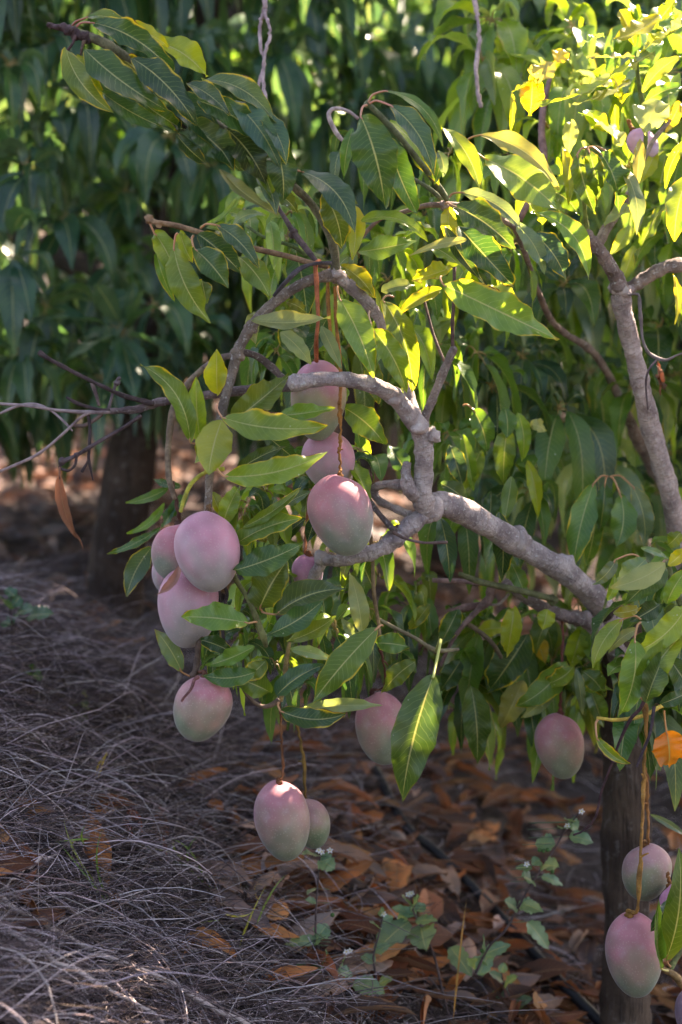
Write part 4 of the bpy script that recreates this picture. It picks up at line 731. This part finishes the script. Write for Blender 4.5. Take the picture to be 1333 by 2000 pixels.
# ---------------------------------------------------------------- mangoes
def fruit_colors(t, side, pal):
    """t 0 stem .. 1 tip"""
    top, midc, low = [np.array(c) for c in pal]
    a = sstep((t - .12) / .42)[:, None]; b = sstep((t - .42) / .46)[:, None]
    return (top * (1 - a) + midc * a) * (1 - b) + low * b
PAL_P = ((.46,.145,.18),(.34,.175,.185),(.185,.205,.16)); PAL_L = ((.46,.20,.26),(.43,.235,.285),(.29,.25,.25)); PAL_G = ((.31,.16,.16),(.22,.195,.125),(.125,.165,.095)); PAL_M = ((.40,.15,.175),(.29,.185,.15),(.165,.185,.125))
def mango(cx, cy, wpx, hpx, tilt, d, pal, label, stalk=None, scol=ORS, blush=0.0, sr=3.5, seed=0):
    c = P(cx, cy, d); k = d / FPX; W, H = wpx * k * .5, hpx * k * .5
    nu, nv = 48, 40; rng = np.random.default_rng(seed + 40)
    th = np.linspace(0, np.pi, nv + 1); f = np.linspace(0, 2 * np.pi, nu, endpoint=False)
    TH, F = np.meshgrid(th, f, indexing='ij')
    rr = np.sin(TH) ** .93 * (1 + .125 * np.cos(TH) - .02 * np.cos(2 * TH)) * W
    z = np.cos(TH) * H; z = z - np.exp(-(TH / .16) ** 2) * H * .028        # small dimple at the stem
    ph = rng.uniform(0, 6.28)
    x = rr * np.cos(F) + W * .07 * np.sin(TH) * np.sin(TH * 1.6) * math.cos(ph); y = rr * .9 * np.sin(F)
    t = ((1 - np.cos(TH)) / 2).ravel(); nd = np.stack([np.sin(TH) * np.cos(F), np.sin(TH) * np.sin(F), np.cos(TH)], -1).reshape(-1, 3)
    wob = np.array([.27 * MN.noise(Vector(q * 1.6 + seed * 7.3)) + .07 * MN.noise(Vector(q * 5 + seed)) for q in nd]) + .04 * np.sin(F * 2 + ph).ravel()
    z = z + H * rng.uniform(.03, .09) * np.cos(F - ph) * np.exp(-(TH / .8) ** 2)
    x = x + W * rng.uniform(.0, .09) * (1 - np.cos(TH)) ** 2 * .5 * math.cos(ph + 2) + W * .05 * np.cos(TH) * math.sin(ph + 1)
    col = fruit_colors(t + wob - blush * np.cos(F - 2.6).ravel() * .22, None, pal)
    col = col * (1 + .22 * np.array([MN.noise(Vector(q * 2.6 + 3 + seed * 3.1)) for q in nd]))[:, None] * (1 + .05 * np.sin(F * 3 + ph * 2).ravel()[:, None])
    V = np.stack([x.ravel(), y.ravel(), z.ravel()], 1)
    a = R(tilt); rx = np.array([1, 0, 0]); up = UPn; dep = FWn
    ax = up * math.cos(a) + rx * math.sin(a); sx = rx * math.cos(a) - up * math.sin(a)      # tilt leans the stem end to the right
    Wd = c + V[:, :1] * sx + V[:, 1:2] * dep + V[:, 2:] * ax
    i = np.arange(nv)[:, None] * nu; j = np.arange(nu)[None, :]; j2 = (j + 1) % nu
    Q = np.stack([i + j, i + nu + j, i + nu + j2, i + j2], -1).reshape(-1, 4)
    top = c + ax * H * .97
    root = empty('mango', top); tag(root, label, 'mango')
    mb = MB(); mb.add(Wd, Q, None, np.hstack([col, np.ones((len(col), 1))])); mb.build('fruit', M_FRUIT, root, origin=c)
    mb = MB()
    if stalk:
        pts = [top - ax * .004, top + ax * .006] + [P(*s) for s in stalk]; rad = [sr * 1.7 * k, sr * 1.2 * k] + [sr * k] * len(stalk)
    else: pts = [top - ax * .004, top + ax * .006, top + ax * .014 + up * .006]; rad = [sr * 1.7 * k, sr * 1.2 * k, sr * k]
    tube_geo(mb, pts, [q * .82 for q in rad], tuple(q * .8 for q in scol[:3]) + (1,), sides=8, lump=.3, seed=seed, per=9, jit=.0006)
    for q in range(0, len(pts) - 2):            # little scars and side stubs on the panicle stalk
        if len(pts) > 4 and q % 2: 
            s = np.array(pts[q + 2]); e = s + rng.normal(0, .006, 3); tube_geo(mb, [s, (s + e) / 2 + [0, 0, .001], e], [sr * k * .7, sr * k * .5, sr * k * .4], scol, sides=5, per=2, lump=0)
    blob(mb, top, sr * 2.0 * k, tuple(c_ * .6 for c_ in scol[:3]) + (1,), seed, rough=.35)
    mb.build('stalk', M_TWIG, root)
    return root
mango(403, 1079, 126, 155, 3, 2.30, PAL_L, 'largest lilac pink mango, hanging in front of the left cluster', [(408, 985, 2.31), (404, 955, 2.315)], (.25, .13, .06, 1), sr=4)
mango(345, 1079, 100, 112, 6, 2.36, PAL_P, 'small deep pink mango half hidden behind the large lilac one', [(345, 985, 2.345), (338, 940, 2.34)], (.16, .08, .06, 1), seed=1, sr=4)
mango(322, 1120, 52, 74, 10, 2.42, PAL_L, 'pale mango of which only a sliver shows behind the left cluster', None, seed=2)
mango(369, 1186, 118, 160, 9, 2.345, PAL_L, 'greyish pink mango capped by a dry leaf under the large lilac one', [(395, 1090, 2.38)], seed=3)
mango(395, 1384, 111, 130, 4, 2.30, PAL_M, 'pink and olive mango hanging lowest of the left cluster under a forked twig', [(388, 1312, 2.315)], (.2, .08, .05, 1), seed=4)
mango(667, 1008, 124, 158, -2, 2.345, PAL_P, 'rosy mango with grey green base hanging alone on an orange stalk', [(665, 915, 2.35), (663, 880, 2.35), (666, 845, 2.35), (664, 800, 2.35), (664, 770, 2.36)], (.42, .19, .05, 1), seed=5, blush=.6)
mango(621, 783, 106, 156, -2, 2.40, ((.44,.18,.24),(.32,.25,.15),(.18,.22,.14)), 'mango hanging right behind the sawn grey limb', [(619, 700, 2.40)], (.4, .14, .07, 1), seed=6)
mango(641, 901, 102, 114, 0, 2.43, PAL_L, 'round pale pink mango behind the leaf tip, above the rosy one', None, seed=7)
mango(602, 1120, 60, 72, 0, 2.43, ((.44,.17,.27),(.4,.2,.27),(.28,.2,.22)), 'lilac mango peeping out behind the end of the lower limb', [(597, 1078, 2.45), (600, 1020, 2.47), (607, 955, 2.48)], (.36, .13, .06, 1), seed=8)
mango(554, 1604, 106, 156, -7, 2.34, PAL_M, 'mango hanging lowest of all on a long thin stalk over the litter', [(552, 1515, 2.345), (551, 1450, 2.35), (548, 1400, 2.35), (546, 1372, 2.35)], (.22, .09, .04, 1), seed=9, sr=3)
mango(606, 1610, 76, 98, -12, 2.46, PAL_G, 'green mango tucked behind the lowest hanging pink one', [(596, 1545, 2.43), (594, 1490, 2.42), (586, 1436, 2.41), (575, 1395, 2.4)], (.25, .15, .04, 1), seed=10)
mango(745, 1424, 100, 142, -14, 2.52, PAL_M, 'soft focus mango leaning behind the big dark hanging leaf', [(753, 1340, 2.48), (748, 1290, 2.45), (742, 1262, 2.43)], (.16, .06, .05, 1), seed=11, sr=3)
mango(1094, 1458, 94, 127, 0, 2.62, PAL_M, 'single rosy mango hanging clear left of the dark trunk', [(1095, 1380, 2.63), (1096, 1320, 2.64), (1100, 1240, 2.65), (1098, 1205, 2.66)], (.22, .07, .05, 1), seed=12, sr=3.4)
mango(1262, 1705, 95, 109, -4, 2.42, PAL_G, 'upper olive green mango hanging in front of the dark trunk', [(1267, 1640, 2.40), (1265, 1570, 2.38), (1262, 1500, 2.37)], (.34, .15, .05, 1), seed=13)
mango(1240, 1866, 110, 164, -8, 2.36, PAL_M, 'large pink mango at the foot of the trunk beside green leaves', [(1246, 1775, 2.345), (1251, 1675, 2.345), (1256, 1587, 2.35), (1258, 1520, 2.355), (1262, 1450, 2.36), (1262, 1375, 2.37)], (.40, .2, .05, 1), seed=14, sr=4)
mango(1330, 1786, 76, 120, -20, 2.38, ((.5,.2,.3),(.45,.22,.32),(.36,.26,.3)), 'purple pink mango cut by the right edge behind an upright leaf', None, seed=15)
mango(1352, 1985, 66, 110, 0, 2.34, ((.2,.12,.16),(.2,.13,.17),(.2,.14,.17)), 'dusky mango barely entering the bottom right corner', None, seed=16)
mango(1256, 282, 54, 66, -35, 2.60, ((.5,.26,.4),(.52,.34,.5),(.5,.38,.5)), 'small violet mango high among the sunlit leaves', None, seed=17)

# dried leaves that hang on twigs
mb = MB(); leaf(mb, 117, 928, 150, 1052, 38, -6, 2.31, (.42,.19,.10), .1, pet=(117, 912, 2.315), fold=.5, curl=.6, wave=.05, pc=(.2,.1,.07,-1)); leaf(mb, 138, 1035, 164, 1078, 9, 6, 2.31, (.4,.18,.1), .1, fold=.9)
tag(mb.build('withered_leaf', M_DRY), 'curled orange brown leaf dangling from the bare twig end', 'leaf')
mb = MB(); leaf(mb, 350, 1103, 303, 1163, 26, 12, 2.30, (.36,.22,.19), .1, fold=.2, curl=.5)
tag(mb.build('withered_leaf', M_DRY), 'dry pinkish brown leaf stuck over the shoulder of a mango', 'leaf')
mb = MB(); leaf(mb, 1284, 708, 1288, 768, 30, 2, 2.5, (.09,.045,.03), .2, fold=.9, curl=1.0, wave=.25); leaf(mb, 1280, 735, 1300, 764, 22, 0, 2.5, (.07,.035,.025), .2, fold=.8, curl=1.0, wave=.3)
tag(mb.build('withered_leaf', M_DRY), 'crumpled dead brown leaf caught on the twig beside the pale trunk', 'leaf')
mb = MB(); pts, rad = pxpath([(1228, 576, 2.5, 3), (1246, 575, 2.49, 3.2), (1250, 592, 2.49, 3.2), (1252, 630, 2.49, 3), (1258, 672, 2.49, 2.8), (1275, 695, 2.49, 2.8), (1300, 703, 2.49, 2.6), (1322, 694, 2.49, 2.2), (1345, 686, 2.49, 2)])
tube_geo(mb, pts, rad, (.17, .14, .14, 1), sides=7, lump=.25, seed=80); mb.build('dead_twig', M_TWIG, TREE2)
limb('dead_twig', [(1285, 700, 2.49, 2.5), (1268, 722, 2.49, 2.4), (1262, 750, 2.5, 2.2), (1266, 800, 2.52, 1.8)], (.13, .1, .11, 1), parent=TREE2, m=M_TWIG, seed=81)

# dead twine-like vines hanging from above
def vine(paths, label):
    mb = MB()
    for k, p in enumerate(paths): pts, rad = pxpath(p); tube_geo(mb, pts, rad, (.44, .34, .36, 1), sides=7, lump=.12, seed=90 + k, jit=.0008)
    tag(mb.build('dry_vine', M_TWIG), label, 'vine')
vine([[(522, -90, 2.66, 5), (519, 0, 2.65, 5), (516, 25, 2.65, 5), (508, 45, 2.65, 3.4), (510, 90, 2.65, 3.2), (517, 125, 2.65, 3.2), (507, 160, 2.65, 3), (498, 186, 2.65, 3)],
      [(516, 22, 2.65, 3.5), (524, 45, 2.64, 3.4), (527, 75, 2.64, 3.2), (517, 115, 2.64, 3.2), (515, 150, 2.64, 3.2), (520, 205, 2.64, 3)]], 'forked pale dry vine dangling from above the dark leaves')
vine([[(922, -90, 2.75, 4), (928, 0, 2.75, 4.5), (934, 40, 2.75, 4.5), (936, 80, 2.75, 4), (931, 130, 2.75, 4), (933, 170, 2.75, 4), (940, 210, 2.75, 4)]], 'single pale dry vine hanging straight down by the sunlit foliage')
limb('bare_stalk', [(724, 330, 2.5, 3), (690, 290, 2.5, 3.5), (664, 268, 2.5, 4.5), (648, 242, 2.5, 5), (643, 222, 2.5, 5), (655, 212, 2.5, 4), (680, 217, 2.5, 4), (700, 232, 2.5, 3.5)], (.46, .36, .34, 1), m=M_TWIG, seed=95)

# ---------------------------------------------------------------- weeds
def weed(label, stem, leaves, flowers=(), berries=(), tint=(.13, .22, .14), scol=(.10, .07, .07, 1), d=None):
    base = gpoint(stem[0][0], min(stem[0][1], 1995)); dd = base[2] - .05 if d is None else d
    root = empty('weed', P(stem[0][0], stem[0][1], dd)); tag(root, label, 'weed')
    mb = MB(); tube_geo(mb, [P(x, y, dd) for x, y in stem], np.linspace(.0022, .0012, len(stem)), scol, sides=6, lump=.08); mb.build('stem', M_TWIG, root)
    for k, (bx, by, tx, ty, w) in enumerate(leaves):
        h = math.sin(bx * 3.3 + by); l = math.hypot(tx - bx, ty - by)
        p0, p2 = P(bx, by, dd), P(tx, ty, dd - .015 + .03 * h); N = nrm(-FWn * .75 + UPn * .7 + np.array([.3 * h, 0, 0]))
        mb = MB(); leaf_geo(mb, p0, (p0 + p2) / 2 + N * l * dd / FPX * .15, p2, N, w * dd / FPX * 1.65, tuple(np.array(tint) * (1 + .2 * h)), 0, 6, 14, fold=.25, wave=.07, shape=2, ph=h * 5)
        tube_geo(mb, [p0, (P(bx, by, dd) + P(stem[min(len(stem) - 1, 1)][0], by + 4, dd)) / 2], [.0006, .0006], (.09, .13, .07, -1), sides=4, per=2, lump=0, smoothpath=False)
        mb.build('leaf', M_LEAF, root)
    for (x, y) in flowers:
        mb = MB(); c = P(x, y, dd - .01)
        for q in range(5):
            an = q * 1.2566 + x; dr = nrm(np.array([math.cos(an), -.4, math.sin(an)])); leaf_geo(mb, c, c + dr * .004 + [0, -.001, 0], c + dr * .0058, nrm(np.array([0, -1, .2])), .0028, (.75, .72, .76), 0, 2, 5, fold=.1)
        blob(mb, c + [0, -.002, 0], .0012, (.6, .5, .08, -1)); mb.build('flower', M_PETAL, root)
    for (x, y) in berries:
        mb = MB(); blob(mb, P(x, y, dd - .01), .0034, (.05, .11, .03, 1), rough=.02); mb.build('berry', M_PETAL, root)
weed('slender green weed with white flowers in the middle of the leaf litter', [(692, 2010), (670, 1940), (640, 1890), (620, 1850), (617, 1800), (620, 1740), (624, 1690), (626, 1668)],
     [(622, 1680, 655, 1698, 26), (624, 1672, 590, 1668, 16), (625, 1685, 648, 1676, 16), (618, 1762, 596, 1758, 10), (618, 1735, 600, 1748, 10), (620, 1832, 640, 1805, 22), (622, 1838, 555, 1845, 16), (625, 1888, 572, 1900, 24), (632, 1890, 640, 1862, 26), (660, 1895, 690, 1905, 16), (690, 1920, 752, 1940, 26), (668, 1890, 676, 1868, 12), (612, 1845, 628, 1822, 12)], [(623, 1660), (629, 1663), (645, 1660), (677, 1858), (684, 1856)], [(650, 1787)])
weed('bushy green weed with toothed leaves between the pipe and the litter', [(884, 2010), (868, 1950), (852, 1880), (842, 1850), (825, 1815), (808, 1780), (803, 1752)],
     [(808, 1790, 765, 1772, 16), (806, 1775, 820, 1752, 20), (802, 1768, 785, 1750, 16), (800, 1800, 732, 1862, 34), (822, 1810, 832, 1856, 36), (812, 1800, 855, 1798, 14), (880, 1850, 922, 1908, 24), (800, 1785, 775, 1800, 16), (815, 1780, 830, 1765, 14), (810, 1790, 790, 1775, 20)], [(798, 1746), (804, 1744)], [(842, 1790)])
weed('tall leaning green weed with berries and tiny white flowers left of the trunk', [(930, 1900), (955, 1850), (985, 1820), (1008, 1782), (1030, 1740), (1050, 1708), (1075, 1672), (1100, 1630), (1122, 1600), (1130, 1588)],
     [(1010, 1775, 985, 1760, 20), (1012, 1770, 1055, 1775, 22), (1020, 1765, 1062, 1782, 16), (1040, 1720, 1020, 1712, 26), (1058, 1712, 1100, 1730, 14), (1040, 1696, 1008, 1696, 12), (1060, 1690, 1092, 1694, 22), (1055, 1680, 1040, 1690, 16), (1085, 1648, 1045, 1650, 24), (1112, 1634, 1160, 1646, 20), (1105, 1618, 1095, 1618, 16), (1110, 1605, 1130, 1620, 20), (1120, 1606, 1104, 1600, 14), (1030, 1800, 1072, 1855, 22), (935, 1905, 960, 1850, 20), (945, 1865, 998, 1845, 18), (938, 1870, 925, 1892, 26), (950, 1858, 945, 1825, 12)], [(1029, 1687), (1108, 1612), (1136, 1584)], [(1054, 1660), (1062, 1662), (1070, 1660), (1079, 1702), (942, 1857)], d=2.66)
weed('soft green seedling in the shade at the left edge above the mound', [(22, 1290), (25, 1235), (20, 1190), (24, 1160)], [(20, 1190, 0, 1165, 22), (24, 1185, 40, 1165, 20), (30, 1200, 68, 1190, 22), (55, 1205, 105, 1200, 24), (25, 1220, 5, 1215, 24), (30, 1165, 10, 1150, 16)], tint=(.05, .12, .07))
weed('small drooping dark herb standing in the dry grass of the mound', [(152, 1440), (152, 1400), (155, 1365), (160, 1350)], [(154, 1395, 172, 1410, 14), (153, 1400, 135, 1412, 14), (158, 1372, 175, 1385, 14), (154, 1375, 138, 1384, 12), (160, 1352, 172, 1362, 10)], tint=(.04, .05, .03))
weed('tiny blurred green plantlet low behind the mound grass', [(60, 1350), (60, 1320), (62, 1305)], [(60, 1320, 40, 1312, 16), (62, 1318, 85, 1325, 18), (62, 1310, 70, 1298, 12)], tint=(.05, .11, .04))

weed('spindly pale weed rising between the two bushier weeds', [(735, 1990), (738, 1930), (730, 1870), (742, 1820), (748, 1790)], [(738, 1925, 768, 1912, 16), (733, 1880, 705, 1868, 16), (735, 1860, 762, 1845, 14), (744, 1815, 722, 1800, 12), (746, 1800, 768, 1790, 12), (748, 1790, 745, 1772, 10)], [(750, 1784)])
weed('low weed with grey green leaves at the very bottom below the pipe', [(1010, 2010), (1000, 1960), (985, 1925), (980, 1900)], [(1002, 1965, 1040, 1950, 18), (995, 1945, 960, 1940, 18), (985, 1925, 1012, 1908, 16), (982, 1915, 955, 1900, 14), (980, 1900, 985, 1880, 12)])
def tuft(label, blades, tint, w=.0032):
    g = gpoint(blades[0][0][0], blades[0][0][1]); root = empty('grass_tuft', P(blades[0][0][0], blades[0][0][1], g[2])); tag(root, label, 'grass tuft')
    for k, bl in enumerate(blades):
        (bx, by), (mx, my), (tx, ty) = bl; d = g[2] - .09; p0, pm, p2 = P(bx, by, d + .02), P(mx, my, d - .01), P(tx, ty, d)
        mb = MB(); leaf_geo(mb, p0, 2 * pm - (p0 + p2) / 2, p2, nrm(-FWn + .5 * UPn), w, tint[k % len(tint)], 0, 2, 14, fold=.3, wave=.0, shape=1); mb.build('blade', M_LEAF, root)
G1 = [(.12, .22, .05), (.09, .17, .05), (.2, .24, .07)]
tuft('green grass blades sprouting beside the curled red leaves', [((400, 1720), (370, 1660), (330, 1640)), ((372, 1700), (368, 1660), (390, 1632)), ((365, 1690), (340, 1655), (345, 1645)), ((372, 1700), (420, 1735), (440, 1715)), ((380, 1705), (350, 1685), (315, 1690)), ((335, 1665), (290, 1655), (240, 1650))], G1)
tuft('thin yellow green blades arching over the mound at mid height', [((215, 1760), (190, 1690), (200, 1620)), ((230, 1790), (160, 1700), (110, 1640)), ((200, 1740), (150, 1670), (125, 1600)), ((175, 1640), (150, 1640), (105, 1645)), ((165, 1650), (160, 1630), (168, 1610)), ((150, 1640), (140, 1650), (145, 1665))], G1)
tuft('two pale green blades growing between grass and fallen leaves', [((468, 1850), (490, 1790), (520, 1730)), ((500, 1810), (530, 1745), (560, 1708)), ((440, 1785), (470, 1790), (495, 1780)), ((392, 1802), (410, 1800), (432, 1796))], [(.3, .33, .1), (.12, .2, .08)])
tuft('yellow blade bending near the low mango', [((185, 1530), (195, 1490), (215, 1473)), ((190, 1525), (205, 1480), (210, 1470))], [(.4, .32, .08)])
tuft('upright straw stem rising among the weeds', [((885, 2000), (900, 1850), (912, 1755)), ((600, 1900), (505, 1760), (520, 1730))], [(.36, .22, .1)], .003)

# ---------------------------------------------------------------- trees behind
def bg_tree(label, base, lean, hgt, rt, crown, n, seed, tints, limbs=4, zmin=.5, L=.19, keep=None, gaps=True, view=True, nu=2, nv=6, extra=()):
    bx, by = base; z0 = float(gz(bx, by)); root = empty('mango_tree', (bx, by, z0)); tag(root, label, 'tree', 'orchard trees in the rows behind'); rng = np.random.default_rng(seed)
    tb = (.05, .032, .024, 1)
    mb = MB(); top = np.array([bx + lean[0], by + lean[1], z0 + hgt])
    tube_geo(mb, [(bx, by, z0 - .15), (bx + lean[0] * .2, by + lean[1] * .2, z0 + hgt * .3), (bx + lean[0] * .6, by + lean[1] * .6, z0 + hgt * .7), top], [rt * 1.15, rt, rt * .9, rt * .8], tb, sides=18, lump=.05, seed=seed)
    mb.build('trunk', M_TRUNK, root)
    cx, cy, cz, rx, ry, rz = crown
    for k in range(limbs):
        a = k * 2.4 + seed; e = np.array([cx + math.cos(a) * rx * .7, cy + math.sin(a) * ry * .7, cz + rng.uniform(-.3, .6) * rz])
        mdl = (top + e) / 2 + np.array([0, 0, -.12 * rz]) + rng.normal(0, .06, 3)
        mb = MB(); tube_geo(mb, [top - [0, 0, .05], top * .7 + mdl * .3, mdl, e], [rt * .7, rt * .6, rt * .4, rt * .15], tb, sides=9, lump=.05, seed=seed + k); mb.build('limb', M_TRUNK, root)
    mb = MB(); cnt = 0; tries = 0
    for (px, py, d, ax, L2, n2, dr) in extra: rosette(mb, P(px, py, d), ax, n2, L2, tints, rng, droop=dr, nu=4, nv=10, edge=.02, wr=(.25, .32), pet=True)
    while cnt < n and tries < n * 8:
        tries += 1
        v = nrm(rng.normal(0, 1, 3)) * rng.uniform(.35, 1.0) ** .5; c = np.array([cx + v[0] * rx, cy + v[1] * ry, cz + v[2] * rz])
        if c[2] < zmin + .08 * math.sin(c[0] * 9 + seed): continue
        if keep is not None and not keep(c): continue
        if gaps and clear_of(c, .05 if L > .3 else .0): continue
        if view and (abs(c[0]) > .22 * c[1] + .25 or c[2] > CAMZ + .09 * c[1] + .35) and rng.random() > .3: continue
        rosette(mb, c, (v[0] + rng.normal(0, .3), v[1] + rng.normal(0, .3) - .15, v[2] + .35), int(rng.integers(7, 12)), L * rng.uniform(.8, 1.1), tints, rng, droop=rng.uniform(.35, .8), nu=nu, nv=nv, edge=.02, spread=rng.uniform(.7, 1.1)); cnt += 1
    mb.build('crown', M_LEAF, root)
    return root
def far(d0):
    return lambda c: c[1] > d0
DT = [(.022, .068, .038), BL, (.035, .10, .05), (.045, .105, .065), (.03,.085,.03)]; MT = [(.04, .11, .045), (.06, .14, .05), (.075, .15, .095), BL, MID, (.05, .12, .07)]  # crown tints with bluish sky sheen put into them, second set lighter for ambient
bg_tree('dark leaved mango tree with a brown trunk behind the mound', (-.555, 3.95), (.12, .15), .75, .062, (-.75, 4.75, 1.75, 1.35, 1.15, 1.45), 560, 101, DT, zmin=.66, keep=lambda c: c[1] > 3.5 + .4 * (c[0] > -.2) + .5 * (c[0] > .1), L=.21, nu=4, nv=8,
        extra=[(240,650,3.55,(0,-1,.3),.19,10,.1),(165,205,3.6,(0,-.5,.8),.2,9,.75),(330,268,3.6,(0,-.5,.8),.19,9,.8),(60,330,3.5,(-.3,-.5,.6),.2,9,.6),(20,500,3.45,(0,-.8,.4),.22,9,.5),(130,430,3.6,(0,-.5,.6),.2,9,.6),(300,600,3.6,(.2,-.5,.6),.19,9,.55),
        (90,600,3.6,(0,-.8,.5),.19,9,.4),(380,640,3.7,(0,-.5,.6),.18,8,.6),(40,690,3.55,(0,-.7,.4),.19,9,.5),(330,700,3.65,(0,-.6,.5),.18,8,.5),(200,740,3.6,(0,-.5,.5),.18,8,.6),(250,380,3.75,(0,-.5,.6),.19,9,.6),(100,90,3.6,(0,-.4,.8),.2,9,.7),(20,130,3.5,(0,-.4,.8),.2,9,.7),(410,330,3.75,(0,-.4,.8),.19,9,.7),(450,480,3.8,(0,-.4,.8),.18,8,.6)])
bg_tree('shaded mango tree filling the middle behind the curled limbs', (.35, 5.6), (.05, .1), .8, .07, (.25, 5.4, 1.8, 1.25, 1.1, 1.6), 520, 102, MT, zmin=.62, keep=far(4.3), nu=4, nv=8, L=.21, extra=[(780,80,4.2,(0,-.5,.8),.2,9,.7),(620,150,4.1,(0,-.5,.8),.2,9,.7),(860,250,4.3,(0,-.5,.7),.2,9,.6),(520,60,4.2,(0,-.5,.8),.2,9,.7),(960,180,4.4,(0,-.5,.7),.2,9,.7),(600,260,4.3,(0,-.5,.6),.19,9,.6),(460,120,4.2,(0,-.5,.6),.19,9,.6)])
bg_tree('mango tree seen past the pale forked trunk', (1.15, 4.8), (-.1, .1), .9, .06, (1.25, 4.7, 1.5, .95, 1.0, 1.3), 400, 103, MT, zmin=.25, keep=lambda c: c[1] > 3.6 and (c[2] < 1.75 or c[0] > 1.3), L=.2)
for k, (x, lab) in enumerate([(-2.0, 'tall mango tree in the second row on the left'), (.2, 'tall mango tree in the second row in the middle'), (2.4, 'tall mango tree in the second row on the right')]):
    bg_tree(lab, (x, 8.4), (.1, 0), 1.0, .09, (x, 8.4, 2.2, 1.6, 1.2, 1.9), 420, 104 + k, MT, zmin=.7, L=.25)
# unseen tall crowns added above and behind the frame: they keep the sun off the fruit and the mound
bg_tree('tall mango tree added above the frame to keep sun off the fruit', (1.0, 6.6), (0, -.2), 2.2, .11, (1.1, 5.8, 4.1, 1.7, 1.2, 1.7), 720, 110, MT, zmin=2.35, L=.32, view=False, nv=5)
bg_tree('unseen mango tree added at the back to block sun patches on the mound', (2.2, 7.4), (0, -.2), 2.2, .11, (2.2, 6.9, 4.3, 1.25, 1.2, 1.6), 430, 113, MT, zmin=2.6, L=.32, view=False, nv=5)
bg_tree('unseen mango tree added to close the sun gap above the middle trees', (.1, 7.0), (0, -.2), 2.2, .11, (.4, 6.2, 3.7, 1.3, 1.0, 1.4), 330, 112, MT, zmin=2.3, L=.32, view=False, nv=5)
bg_tree('tall mango tree added out of frame on the right to block the sun', (2.7, 5.6), (0, -.2), 1.8, .11, (2.5, 5.2, 3.7, 1.5, 1.3, 2.0), 640, 111, MT, zmin=1.6, L=.32, view=False, nv=5)
bg_tree('unseen mango tree added behind the camera to block low sky light', (0.3, -3.8), (0, 0), 1.0, .1, (0.3, -3.6, 2.0, 3.6, 1.0, 1.9), 520, 120, MT, zmin=.5, L=.34, view=False, gaps=False, nv=5)  # added out of view to cut low sky light and deepen contrast
